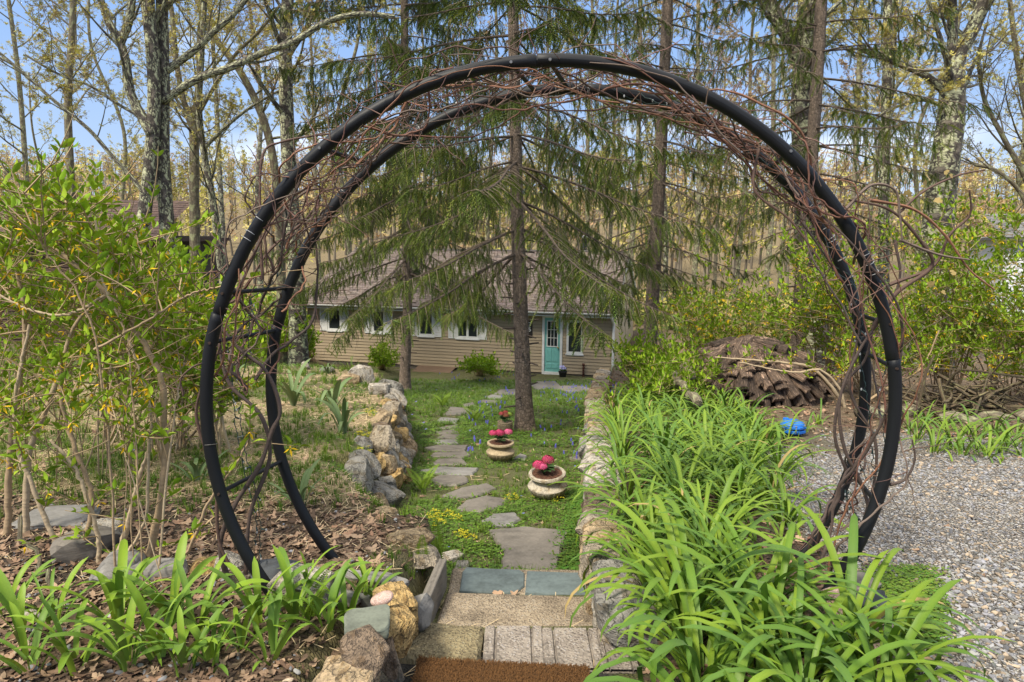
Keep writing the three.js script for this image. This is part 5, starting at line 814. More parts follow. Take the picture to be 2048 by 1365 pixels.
shrub('yellow-flowered shrub at the picture edge with upright clustered tan stems', { seed: 32, low: 0.15, thin: 0.5, step: 0.034, leaf: 0.052, n: 20, side: 22, bare: 0.5, flower: 0.12, fs: 1.25, base: [gx(-60, 1000), gx(10, 950), gx(90, 920), gx(-30, 930)], zones: [[-80, 350, 180, 640, 2.8, 4], [-60, 420, 130, 800, 2.7, 4], [-40, 800, 160, 960, 2.5, 3.1], [20, 360, 240, 560, 3, 4]], stems: [{ px: [45, 1040, 60, 900, 100, 800, 130, 700, 170, 610], d: 3.2, r: [0.016, 0.007], n: 10 }, { px: [10, 1050, 20, 900, 40, 760, 50, 650, 30, 520], d: 3.2, r: [0.017, 0.008], n: 10 }] });
shrub('yellow-flowered shrub farther back on the bank seen through the arch side', { seed: 33, low: 0.25, step: 0.042, leaf: 0.068, n: 44, side: 13, bare: 0.3, flower: 0.09, base: [gx(330, 900), gx(430, 900), gx(220, 880)], zones: [[280, 520, 560, 720, 4.4, 6], [340, 640, 540, 860, 4.3, 5.5], [180, 480, 420, 700, 4.5, 6], [420, 560, 540, 800, 4.4, 5.5]] });
const RG = 'yellow-flowered shrubs beyond the gravel';
shrub('leafy bright green shrub spilling over the far end of the stone wall', { seed: 34, low: 0.1, step: 0.045, leaf: 0.07, n: 60, side: 14, flower: 0.01, bare: 0.12, arch: 0.5, base: [[1.9, 8.4], [2.2, 9.2], [2.6, 8.6], [1.8, 9.6]], zones: [[1215, 760, 1420, 900, 6.6, 8.5], [1200, 730, 1330, 860, 7, 9.4], [1290, 720, 1420, 840, 7.5, 9.5], [1240, 690, 1330, 780, 8, 9.5]] });
shrub('yellow-flowered shrub arching up before the slim spruce and the house gable', { seed: 35, low: 0.3, step: 0.05, leaf: 0.07, fs: 1.7, n: 34, side: 12, flower: 0.24, bare: 0.4, base: [[3.0, 10], [3.6, 10.4], [2.7, 10.6]], zones: [[1325, 480, 1480, 680, 8.6, 10.6], [1300, 600, 1420, 740, 8.6, 10.6], [1360, 560, 1520, 720, 9, 10.6]] });
shrub('yellow-flowered shrub drooping over the bark-covered wood pile', { seed: 36, low: 0.3, step: 0.05, leaf: 0.07, fs: 1.6, n: 56, side: 14, flower: 0.14, base: [[5.0, 9.4], [4.6, 9.8], [5.4, 9.2]], zones: [[1460, 450, 1680, 660, 8, 10], [1420, 540, 1620, 730, 8.4, 9.8], [1600, 500, 1780, 760, 7.6, 9.4], [1560, 420, 1720, 560, 8.2, 9.8]], stems: [{ px: [1690, 840, 1660, 770, 1620, 735, 1560, 725, 1500, 720, 1430, 715], d: 8.1, r: [0.024, 0.008], n: 12 }, { px: [1690, 845, 1680, 780, 1640, 740, 1600, 745, 1550, 740, 1480, 725], d: 7.9, r: [0.018, 0.007], n: 10 }, { px: [1710, 850, 1770, 780, 1840, 740, 1880, 660], d: 8, r: [0.02, 0.008], n: 10 }] });
shrub('tall yellow-flowered shrub hiding the foot of the forked mossy tree', { seed: 37, low: 0.28, step: 0.05, leaf: 0.07, fs: 1.6, n: 62, side: 14, flower: 0.1, base: [[5.9, 9.0], [6.6, 9.0], [6.2, 9.6]], zones: [[1750, 400, 1960, 620, 7.8, 9.6], [1800, 560, 2000, 780, 7.4, 9], [1700, 560, 1860, 760, 7.6, 9], [1880, 380, 2060, 560, 7.8, 9.4]] });
shrub('yellow-flowered shrub over the brush heap beside the white house', { seed: 38, low: 0.28, step: 0.05, leaf: 0.07, fs: 1.6, n: 50, side: 14, flower: 0.09, base: [[7.2, 8.6], [7.8, 8.8], [7.0, 9.2]], zones: [[1940, 420, 2120, 640, 7.4, 9], [1900, 600, 2100, 800, 6.8, 8.6], [1990, 560, 2140, 760, 7, 8.6]] });
{ // shrubs by the house wall
  shrub('pale yellow-green conifer shrub against the tan clapboards by the bare spruce trunk', { seed: 41, low: 0.05, step: 0.06, leaf: 0.085, n: 40, side: 9, flower: 0, bare: 0, arch: 0.2, base: [gx(765, 738)], zones: [[735, 700, 800, 735, 19.6, 20.4], [745, 685, 790, 735, 19.6, 20.4]] });
  shrub('small dark green shrub by the house wall next to the doorstep', { seed: 42, low: 0.05, step: 0.08, leaf: 0.12, n: 34, side: 8, flower: 0, bare: 0, arch: 0.3, base: [gx(960, 750)], zones: [[915, 722, 1000, 752, 19.8, 21.5]] });
  shrub('broad dark green laurel at the house corner by the ivy-footed tree', { seed: 43, low: 0.05, step: 0.09, leaf: 0.16, n: 60, side: 9, flower: 0, bare: 0, arch: 0.4, base: [gx(560, 722), gx(620, 720), gx(500, 718)], zones: [[540, 600, 620, 710, 18, 20], [430, 640, 560, 720, 17.5, 20], [600, 640, 628, 710, 19, 20.5]] });
}
// ---------- strap-leaved plants ----------
function bladeGeo(L, W, a0, bend, kink = 0, seed = 1) { // starts at the origin, leans towards +z by a0 and arches over by bend
  const b = new MB(), n = 9, R = rng(seed); let y = 0, z = 0, a = a0; let prev = null;
  for (let i = 0; i <= n; i++) {
    const t = i / n, w = W * (0.62 + 0.6 * t - 0.25 * t * t) * Math.sqrt(Math.max(0, 1 - Math.pow(t, 4.5))) * 0.62, f = 0.42 * (1 - 0.4 * t), tw = 0.25 * Math.sin(t * 3 + seed), c = lin(mix(1.25, 1, sstep(t, 0, 0.3)), mix(1.15, 1, sstep(t, 0, 0.3)), mix(1.5, 1, sstep(t, 0, 0.3)) * 1);
    const ny = Math.sin(a), nz = -Math.cos(a), P = (s) => b.v(s * w, y - ny * 0 + Math.abs(s) * w * f * Math.sin(a) + s * w * tw * 0.4, z - Math.abs(s) * w * f * Math.cos(a), s * w, t * L, s ? c : lin(c.r * 1.18, c.g * 1.1, c.b * 1.1));
    const r = i === n ? [P(0)] : [P(-1), P(0), P(1)];
    if (prev) { if (r.length === 1) { b.t(prev[0], prev[1], r[0]); b.t(prev[1], prev[2], r[0]); } else { b.q(prev[0], prev[1], r[1], r[0]); b.q(prev[1], prev[2], r[2], r[1]); } } prev = r;
    a += (bend / n) * (0.35 + 1.3 * t) + (kink && Math.abs(t - kink) < 0.08 ? 0.9 : 0); y += Math.cos(a) * L / n; z += Math.sin(a) * L / n;
  }
  return b.geo();
}
const BLADES = [], WIDE = [], IRIS = []; { const R = rng(5); for (let i = 0; i < 16; i++) BLADES.push(bladeGeo(1, 0.041, R.r(0.2, 0.85), R.r(1.5, 3.0), i % 5 === 4 ? R.r(0.5, 0.8) : 0, i + 1)); for (let i = 0; i < 10; i++) WIDE.push(bladeGeo(1, 0.105, R.r(0.12, 0.6), R.r(0.5, 2.0), 0, i + 30)); for (let i = 0; i < 8; i++) IRIS.push(bladeGeo(1, 0.13, R.r(0.1, 0.5), R.r(0.5, 1.9), i % 4 === 3 ? 0.6 : 0, i + 60)); }
const PM = { day: [[0.13, 0.235, 0.02], [0.165, 0.265, 0.02], [0.125, 0.24, 0.025], [0.19, 0.3, 0.025], [0.105, 0.21, 0.03]].map((c, i) => leafMat('daylily leaf ' + i, { color: lin(...c), vertexColors: true, roughness: 0.5, specularIntensity: 0.5, transmission: 0.3 })), lily: [[0.16, 0.28, 0.025], [0.21, 0.34, 0.025], [0.13, 0.24, 0.03]].map((c, i) => leafMat('lily leaf ' + i, { color: lin(...c), vertexColors: true, roughness: 0.5, specularIntensity: 0.5, transmission: 0.3 })), iris: [[0.13, 0.2, 0.075], [0.16, 0.23, 0.09]].map((c, i) => leafMat('bulb leaf ' + i, { color: lin(...c), vertexColors: true, roughness: 0.5, transmission: 0.2 })), dry: leafMat('dry leaf tip', { color: lin(0.45, 0.34, 0.13), vertexColors: true }) };
function clump(name, label, cat, group, p, n, L, geos, ms, seed, o = {}) {
  const R = rng(seed), t = thing(name, label, cat, p, 0, group);
  for (let i = 0; i < n; i++) { const m = mesh('leaf', R.pick(geos), o.dry && R.f() < o.dry ? PM.dry : R.pick(ms), t), a = i * 2.4 + R.g() * 0.5, l = L * R.r(0.6, 1.15), r = (o.r ?? 0.045) * Math.sqrt(R.f()); m.position.set(Math.sin(a) * r, -0.015 + (o.rise ?? 0) * R.f(), Math.cos(a) * r); m.rotation.set(R.g() * 0.12 - (R.f() < 0.25 ? 0.25 : 0), a + R.g() * 0.3, R.g() * 0.12, 'YXZ'); m.scale.set(l * (o.w ?? 1) * R.r(0.75, 1.2), l, l); }
  return t;
}
{ // the daylily bed
  const R = rng(81), pts = [];
  for (let d = 1.78; d < 8.4; d += 0.205 + 0.02 * (d > 4 ? d - 4 : 0)) for (let x = xr(d) + 0.2 + R.r(0, 0.1); x < bedEdge(d) + (d > 4.5 ? 0.2 : 0.02); x += R.r(0.19, 0.27) + 0.012 * d) { const q = d + R.g() * 0.07; if (d > 2.2 && d < 3.3 && x > 1.0) continue; pts.push([x, q]); }
  for (const [x, d] of pts) {
    const e = x - xr(d), [label, g] = d > 6 ? ['daylily clump of arching leaves at the far end of the bed by the shrubs', 'daylilies at the far end of the bed'] : d < 2.45 ? ['large daylily clump of broad arching leaves at the picture edge beside the steps', 'daylilies beside the steps'] : e < 0.55 ? ['daylily clump whose arching leaves hang over the stone retaining wall', 'daylilies along the retaining wall'] : x > bedEdge(d) - 0.35 ? ['daylily clump along the gravel side of the bed by the arch foot', 'daylilies along the gravel'] : ['daylily clump in the middle of the dense bed between wall and gravel', 'daylilies in the middle of the bed'];
    clump('daylily', label, 'daylily', g, G(x, d), d < 3.2 ? 36 : d < 5.5 ? 28 : 20, (d < 2.6 ? 0.5 : 0.46) * R.r(0.85, 1.12), BLADES, PM.day, 1000 + Math.round(x * 977 + d * 3331), { dry: 0.012, w: d < 2.6 ? 1.15 : 1 });
  }
  // thinner plants round the well cap and along the far side of the gravel
  const F = [[1500, 868], [1545, 872], [1572, 880], [1588, 872], [1610, 866], [1480, 830], [1640, 850]], E = [[1835, 880], [1868, 905], [1905, 900], [1925, 912], [1955, 900], [1975, 915], [2000, 905], [2020, 895], [2045, 912], [1850, 850], [1890, 862], [1940, 870], [1990, 868], [2035, 872], [1820, 860]];
  F.forEach(([a, b], i) => clump('daylily', ['thin daylily sprout growing in the mulch around the blue well cap', 'thin daylily sprout'][0], 'daylily', 'daylilies around the well cap', onGround(a, b), 7, 0.36, BLADES, PM.day, 400 + i));
  E.forEach(([a, b], i) => clump('daylily', 'daylily clump in the strip of plants before the brush heap', 'daylily', 'daylilies before the brush heap', onGround(a, b), 12, 0.42, BLADES, PM.day, 430 + i));
  // young broad-leaved lilies in the mulch bed
  const Ls = [[45, 1300, .3, 'at the picture corner'], [105, 1255, .26, 'behind the corner one'], [150, 1345, .27], [240, 1265, .34], [255, 1345, .3], [320, 1325, .3], [345, 1245, .3], [395, 1275, .27], [425, 1340, .24], [250, 1212, .2], [520, 1262, .26], [545, 1325, .25], [590, 1250, .28], [625, 1210, .25], [655, 1262, .24], [690, 1250, .22], [480, 1305, .22], [60, 1350, .25], [735, 1200, .2], [370, 1350, .25], [20, 1230, .2]];
  Ls.forEach(([a, b, L], i) => { const g = a > 470; clump('lily', g ? 'young broad-leaved green lily sprouting in leaf litter between the arch foot and boulders' : 'young broad-leaved green lily sprouting in the gravelly mulch below the flowering shrub', 'lily', g ? 'young lilies by the arch foot' : 'young lilies below the shrub', onGround(a, b), 11, L, WIDE.concat(BLADES.slice(0, 3)), PM.lily, 500 + i, { rise: L * 0.3, r: 0.03 }); });
  const I = [[572, 725, .55, 'on the crest of the bank by the ivy-footed tree'], [588, 812, .5, 'tallest on the bank beside the arch tube'], [665, 822, .42, 'in the middle of the bank above the stones'], [687, 868, .42, 'in a grass tuft above the tumbled stones'], [600, 1012, .27, 'low on the bank by the arch leg'], [655, 748, .3, 'small beside a round stone on the crest'], [395, 962, .26, 'behind the black arch tube by the shrub stems'], [470, 760, .4, 'in the shrubs behind the arch rungs']];
  I.forEach(([a, b, L, w], i) => clump('bulb_plant', 'grey-green strap-leaved bulb plant ' + w, 'bulb plant', null, onGround(a, b), 9, L, IRIS, PM.iris, 560 + i, { r: 0.03, w: 0.8 }));
  clump('bulb_plant', 'dark green leafy lily clump by the house wall between spruce trunks', 'lily', null, onGround(700, 740), 22, 0.7, BLADES, PM.day, 600, { r: 0.35 });
  clump('bulb_plant', 'dense green daylily clump under the dark windows by the door', 'daylily', null, onGround(1000, 752), 26, 0.75, BLADES, PM.day, 601, { r: 0.4 });
}
// ferns
const FM = leafMat('fern frond', { color: lin(0.17, 0.27, 0.02), transmission: 0.35 });
function fern(label, p, fr, seed) {
  const R = rng(seed), t = thing('fern', label, 'fern', p);
  for (const [yaw, L, lean, curl] of fr) { const b = new MB(), pts = []; let a = lean, y = 0, z = 0; const n = 26; for (let i = 0; i <= n; i++) { pts.push(v3(0, y, z)); a += curl / n; y += Math.cos(a) * L / n; z += Math.sin(a) * L / n; } b.tube(pts, (u) => mix(0.0028, 0.0008, u), 4, lin(0.7, 0.6, 0.4)); for (let i = 3; i < n; i++) { const u = i / n, w = L * 0.16 * Math.sin(Math.PI * Math.pow(u, 0.8)) + 0.006, tz = pts[i + 1].z - pts[i].z, ty = pts[i + 1].y - pts[i].y; for (const s of [-1, 1]) { const q = pts[i], e = R.r(0.85, 1.1) * w, A = b.v(q.x, q.y, q.z), B = b.v(s * e * 0.5, q.y + ty * 0.75, q.z + tz * 0.75), C = b.v(s * e, q.y + ty * 0.35, q.z + tz * 0.35), D = b.v(s * e * 0.5, q.y - ty * 0.25, q.z - tz * 0.25); b.q(A, B, C, D); } } const m = b.build('frond', FM, t); m.rotation.y = yaw; }
}
fern('bright green fern with three upright fronds beside the bluestone step', onGround(878, 1150), [[0.6, 0.3, -0.35, 0.5], [-2.2, 0.24, 0.1, 0.5], [2.2, 0.22, 0.1, -0.4], [-0.6, 0.18, 0.2, 1.2]], 1);
fern('single upright fern frond uncurling near the bed edging', onGround(845, 1152), [[0.2, 0.22, -0.12, 0.4], [-2.5, 0.16, 0.1, 0.7]], 2);
fern('yellow-green fern among lilies at the foot of the arch', onGround(618, 1245), [[0.9, 0.22, 0.2, 0.8], [-1.2, 0.2, 0.3, 0.9], [2.8, 0.2, 0.3, 0.8], [-2.6, 0.2, 0.4, 1]], 3);
fern('yellow-green fern at the base of the bank stones', onGround(845, 985), [[0.5, 0.35, 0.4, 0.9], [-1, 0.3, 0.3, 0.9], [2.5, 0.3, 0.3, 1], [-2.4, 0.3, 0.5, 1]], 4);
fern('light green fern beside the path near the urns', onGround(950, 845), [[0.5, 0.45, 0.4, 0.9], [-1, 0.4, 0.3, 0.9], [2.5, 0.4, 0.3, 1], [-2.4, 0.4, 0.5, 1], [1.5, 0.4, 0.5, 1]], 5);
fern('light green fern by the path under the bank wall', onGround(885, 815), [[0.5, 0.45, 0.4, 0.9], [-1, 0.4, 0.3, 0.9], [2.5, 0.4, 0.3, 1], [-2.4, 0.4, 0.5, 1]], 6);
// ---------- what covers the ground: tufts, creepers, litter, pebbles ----------
{
  const R = rng(91);
  const tuft = (() => { const b = new MB(), Q = rng(2); for (let i = 0; i < 11; i++) { const a = Q.r(0, 6.3), l = Q.r(0.5, 1), w = 0.03, o = v3(Q.g() * 0.22, 0, Q.g() * 0.22), k = Q.r(0.7, 1.25), c = lin(k, k, k), lean = Q.r(0.15, 0.75), P = (t, s) => b.v(o.x + Math.cos(a) * lean * t * t * l - Math.sin(a) * s * w * (1 - t), t * l * (1 - 0.25 * lean * t), o.z + Math.sin(a) * lean * t * t * l + Math.cos(a) * s * w * (1 - t), 0, 0, c); const A = P(0, -1), B = P(0, 1), C = P(0.5, -1), D = P(0.5, 1), E = P(1, 0); b.q(A, B, D, C); b.t(C, D, E); } return b.geo(); })();
  const creep = (() => { const b = new MB(), Q = rng(4); for (let i = 0; i < 9; i++) { const a = i * 2.4, r = Q.r(0.1, 0.95), h = Q.r(0.15, 0.75), c = v3(Math.cos(a) * r, h, Math.sin(a) * r), t = v3(Math.cos(a + Q.g()), Q.r(-0.2, 0.5), Math.sin(a + Q.g())).normalize(), s = v3(-t.z, Q.r(-0.2, 0.2), t.x), l = Q.r(0.35, 0.55), k = Q.r(0.75, 1.25), col = lin(k, k, k), P = (u, w) => b.v(c.x + t.x * u * l + s.x * w * l, c.y + t.y * u * l + s.y * w * l, c.z + t.z * u * l + s.z * w * l, 0, 0, col); b.q(P(0, 0), P(0.5, 0.28), P(1, 0), P(0.5, -0.28)); } return b.geo(); })();
  const dead = (() => { const b = new MB(), o = b.v(0, 0, 0); let pr = -1; for (let k = 0; k <= 14; k++) { const a = k / 14 * 6.283, r = 0.62 + 0.38 * Math.cos(a * 3.5) * (k % 2 ? 0.8 : 1) * 0.7, v = b.v(Math.cos(a) * r, 0.35 * Math.pow(Math.abs(Math.sin(a * 1.3)), 2) * r, Math.sin(a) * r * 0.7); if (pr >= 0) b.t(o, v, pr); pr = v; } return b.geo(false); })();
  const chip = (() => { const b = new MB(); b.box(-0.5, -0.08, -0.12, 0.5, 0.08, 0.12); return b.geo(false); })();
  const peb = []; for (let i = 0; i < 3; i++) { const g = rockGeo(300 + i, { planes: 9, rough: 0.03, round: 0.08, detail: 1 }); g.deleteAttribute('uv'); peb.push(g); }
  const L = { grass: [], grassFar: [], creep: [], dead: [], chip: [], peb: [[], [], []], straw: [], violet: [], spurge: [] };
  const onStone = (x, d) => STONES.some((q) => { let c = false; for (let i = 0, j = q.length - 1; i < q.length; j = i++) if ((q[i][1] > d) !== (q[j][1] > d) && x < (q[j][0] - q[i][0]) * (d - q[i][1]) / (q[j][1] - q[i][1]) + q[i][0]) c = !c; return c; });
  const put = (x, d, lift = 0) => v3(x, groundY(x, d) + lift, -d);
  const rand = (n, f) => { for (let i = 0; i < n; i++) { const d = 1.6 * Math.pow(14, R.f()), x = R.r(-1, 1) * (0.85 * d + 0.4); if (d > 3.6 && x > -2.5 && x < 2.5 && onStone(x, d) && R.f() < 0.985) continue; f(x, d, cover(x, d)); } };
  const flag = (x, d) => false;
  const gc = (y) => { const k = R.r(0.7, 1.25); return lin(mix(0.09, 0.19, y) * k, mix(0.18, 0.28, y) * k, mix(0.018, 0.03, y) * k); };
  rand(60000, (x, d, k) => { const w = k.path * (d < 3.7 ? 0 : 0.4) + k.left * (1 - k.mulchL) * clamp(0.5 - k.n - 0.3 * k.m) * 0.95 + (d > 12 ? k.yard * 0.6 * (1 - k.woods) : 0); if (R.f() < w && d > 2.6) { const far = d > 9; L[far ? 'grassFar' : 'grass'].push({ p: put(x, d), e: [0, R.r(0, 6.3), 0], s: R.r(0.04, 0.1) * (far ? 1.6 : 1), c: gc(R.f()) }); } });
  rand(90000, (x, d, k) => { const w = k.path * (d < 3.6 ? 0 : clamp(0.5 + 1.0 * k.n + 0.5 * k.m)) + k.yard * (1 - k.woods) * 0.7 + k.left * (1 - k.mulchL) * 0.05; if (R.f() < w && d > 3.6 && d < 23.5) { const s = R.r(0.035, 0.06) * (d > 8 ? 1.7 : 1), kk = R.r(0.7, 1.3), y = R.f(); L.creep.push({ p: put(x, d), e: [R.g() * 0.2, R.r(0, 6.3), R.g() * 0.2], s, c: lin(mix(0.065, 0.14, y) * kk, mix(0.14, 0.235, y) * kk, mix(0.015, 0.022, y) * kk) }); if (R.f() < 0.008) L.violet.push({ p: put(x, d, s * 0.85), e: [R.g() * 0.5, R.r(0, 6), R.g() * 0.5], s: R.r(0.009, 0.014) * (d > 8 ? 1.6 : 1) }); } });
  rand(26000, (x, d, k) => { const w = k.mulchL * (d < 2.9 ? 0.45 : 0.7) + k.left * 0.05 + k.path * (d < 3.6 ? 0.02 : 0.1) + k.bed * 0.25 + k.woods * 0.25 + k.gravel * 0.015; if (R.f() < w && d < 18) { const kk = R.r(0.5, 1.3), y = R.f(); L.dead.push({ p: put(x, d, 0.008), e: [R.g() * 0.5, R.r(0, 6.3), R.g() * 0.5], s: R.r(0.018, 0.045) * (d > 7 ? 1.5 : 1), c: lin(mix(0.22, 0.36, y) * kk, mix(0.125, 0.25, y) * kk, mix(0.075, 0.16, y) * kk) }); } });
  rand(60000, (x, d, k) => { const w = k.mulchL * 1.0 + k.bed * 0.5 + k.woods * 0.3 + k.gravel * 0.1 * sstep(k.n, 0.1, 0.6); if (R.f() < w && d < 12) { const kk = R.r(0.4, 1.3); L.chip.push({ p: put(x, d, 0.004), e: [R.g() * 0.3, R.r(0, 6.3), R.g() * 0.3], s: R.r(0.012, 0.05), c: lin(0.14 * kk, 0.088 * kk, 0.055 * kk) }); } });
  rand(50000, (x, d, k) => { if (R.f() < k.straw * 1.0 + k.left * 0.2 + k.path * 0.06 && d > 2.2 && d < 13) { const kk = R.r(0.7, 1.25); L.straw.push({ p: put(x, d, 0.006), e: [R.g() * 0.25, R.r(0, 6.3), R.g() * 0.2], s: [R.r(0.05, 0.15), 0.0035 * (d > 6 ? 2 : 1), 0.012 * (d > 6 ? 2 : 1)], c: lin(0.56 * kk, 0.43 * kk, 0.25 * kk) }); } });
  rand(190000, (x, d, k) => { const near = d < 3.2 ? 1 : 0.5, w = k.gravel * (0.9 - 0.6 * sstep(k.n, 0.1, 0.7)) + k.mulchL * 0.06; if (d < 8 && d > 1.7 && R.f() < w) { const kk = R.r(0.4, 1.6), y = R.f(), s = (0.0024 + 0.006 * Math.pow(R.f(), 3)) * (d > 4 ? 1.4 : d < 3 ? 1.3 : 1); L.peb[R.i(3)].push({ p: put(x, d, s * 0.3 + 0.004), e: [R.g() * 0.5, R.r(0, 6.3), R.g() * 0.5], s: [s * R.r(0.9, 1.5), s * R.r(0.4, 0.75), s], c: y < 0.25 ? lin(0.3 * kk, 0.235 * kk, 0.165 * kk) : lin(0.215 * kk, 0.212 * kk, 0.21 * kk * R.r(0.92, 1.1)) }); } });
  const gm = leafMat('grass blade', { color: lin(1, 1, 1), vertexColors: true, transmission: 0.3 });
  tag(scatter('grass', tuft, gm, scene, L.grass), 'tufts of fresh green grass on the dry bank and along the path', 'grass');
  tag(scatter('grass', tuft, gm, scene, L.grassFar), 'green grass and low growth covering the lawn before the house', 'grass');
  tag(scatter('ground_cover', creep, gm, scene, L.creep), 'low green leafy ground cover around the stepping stones', 'ground cover');
  tag(scatter('leaf_litter', dead, mat('dead leaf', { roughness: 0.95 }), scene, L.dead), 'dry brown dead leaves lying on mulch and grass', 'dead leaves');
  tag(scatter('mulch', chip, mat('bark chip', { roughness: 1 }), scene, L.chip), 'dark brown bark mulch under shrubs and daylilies', 'mulch');
  tag(scatter('straw', chip, mat('dry grass', { roughness: 0.9 }), scene, L.straw), 'flattened pale dry grass on the bank', 'dry grass');
  L.peb.forEach((l, i) => tag(scatter('gravel', peb[i], mat('pebble', { roughness: 0.85 }), scene, l), 'loose ' + ['grey', 'mixed', 'pale'][i] + ' gravel stones on the parking place', 'gravel'));
  const five = (() => { const b = new MB(); for (let k = 0; k < 5; k++) { const t = k * 1.257; b.q(b.v(0, 0, 0), b.v(Math.cos(t - 0.45) * 0.8, 0.15, Math.sin(t - 0.45) * 0.8), b.v(Math.cos(t), 0.1, Math.sin(t)), b.v(Math.cos(t + 0.45) * 0.8, 0.15, Math.sin(t + 0.45) * 0.8)); } return b.geo(false); })();
  tag(scatter('periwinkle_flowers', five, mat('violet petal', { color: lin(0.2, 0.19, 0.55) }), scene, L.violet), 'tiny violet-blue flowers scattered in the ground cover', 'flowers');
  // grape hyacinths: stems with a blue spike
  const sp = (() => { const b = new MB(); b.tube([v3(0, 0, 0), v3(0.02, 0.6, 0)], 0.02, 4, lin(0.3, 0.6, 0.12)); const Q = rng(3); for (let i = 0; i < 26; i++) { const t = i / 26, a = i * 2.4, r = 0.085 * (1 - 0.6 * t), k = Q.r(0.7, 1.3), c = lin(0.16 * k, 0.15 * k, 0.62 * k), y = 0.6 + t * 0.4, x = Math.cos(a) * r, z = Math.sin(a) * r, s = 0.045; const T4 = [[s, 0, 0], [-s * 0.5, 0, s * 0.87], [-s * 0.5, 0, -s * 0.87], [0, s * 1.2, 0], [0, -s * 1.2, 0]].map((q) => b.v(x + q[0], y + q[1], z + q[2], 0, 0, c)); for (const [p, q] of [[0, 1], [1, 2], [2, 0]]) { b.t(T4[p], T4[3], T4[q]); b.t(T4[q], T4[4], T4[p]); } } return b.geo(); })();
  const mus = []; for (const [x0, y0, x1, y1, n, s] of [[1080, 768, 1240, 800, 90, 0.11], [935, 812, 1010, 862, 26, 0.13], [1060, 850, 1190, 930, 18, 0.11], [1000, 770, 1050, 800, 14, 0.14], [930, 880, 960, 930, 6, 0.12], [1090, 800, 1200, 840, 22, 0.13], [870, 745, 1060, 770, 20, 0.14]]) for (let i = 0; i < n; i++) { const p = onGround(R.r(x0, x1), R.r(y0, y1)); mus.push({ p, e: [R.g() * 0.15, R.r(0, 6), R.g() * 0.15], s: s * R.r(0.7, 1.1) }); }
  tag(scatter('grape_hyacinths', sp, mat('hyacinth', { vertexColors: true }), scene, mus), 'small blue grape hyacinths blooming in the lawn around the spruce and path', 'flowers');
  const sg = (() => { const b = new MB(), Q = rng(8); for (let i = 0; i < 26; i++) { const a = Q.r(0, 6.3), r = Math.sqrt(Q.f()), h = Q.r(0.5, 1), top = Q.f() < 0.6, k = Q.r(0.7, 1.2), c = top ? lin(0.6 * k, 0.52 * k, 0.02) : lin(0.13 * k, 0.24 * k, 0.03), P = (q, e) => b.v(Math.cos(a) * r + Math.cos(q) * e, top ? h : h * 0.5, Math.sin(a) * r + Math.sin(q) * e, 0, 0, c); for (let m = 0; m < 3; m++) { const q = Q.r(0, 6.3); b.q(P(q, 0), P(q + 0.5, 0.16), P(q, 0.26), P(q - 0.5, 0.16)); } } return b.geo(); })();
  const spg = []; for (const [a, b, n, w] of [[890, 1040, 9, 35], [925, 1080, 3, 20], [1100, 1000, 5, 25], [1110, 1005, 3, 12], [750, 875, 8, 30], [730, 905, 6, 25], [745, 830, 4, 20], [1010, 1005, 3, 20]]) for (let i = 0; i < n; i++) spg.push({ p: onGround(a + R.g() * w, b + R.g() * w * 0.35), e: [0, R.r(0, 6), 0], s: R.r(0.035, 0.06) });
  tag(scatter('spurge', sg, leafMat('spurge', { vertexColors: true, color: lin(1, 1, 1) }), scene, spg), 'low yellow flowering spurge beside the stepping stones', 'flowers');
  // thick patch of groundcover at the arch foot on the gravel side, and along the wall foot
  const pc = []; for (let i = 0; i < 1300; i++) { const u = R.f(), p = onGround(mix(1740, 1880, R.f()) + R.g() * 20, mix(1140, 1300, u)); pc.push({ p, e: [R.g() * 0.2, R.r(0, 6), R.g() * 0.2], s: R.r(0.025, 0.045), c: lin(R.r(0.1, 0.16), R.r(0.18, 0.26), 0.022) }); }
  for (let i = 0; i < 1100; i++) { const d = R.r(3.45, 5.5), x = xr(d) - Math.abs(R.g()) * 0.12 - 0.01; pc.push({ p: put(x, d, 0.01), e: [R.g() * 0.2, R.r(0, 6), R.g() * 0.2], s: R.r(0.03, 0.06), c: lin(R.r(0.07, 0.12), R.r(0.16, 0.22), 0.02) }); }
  tag(scatter('ground_cover', creep, gm, scene, pc), 'bright green creeping plants by the slate stack and along the foot of the wall', 'ground cover');
}
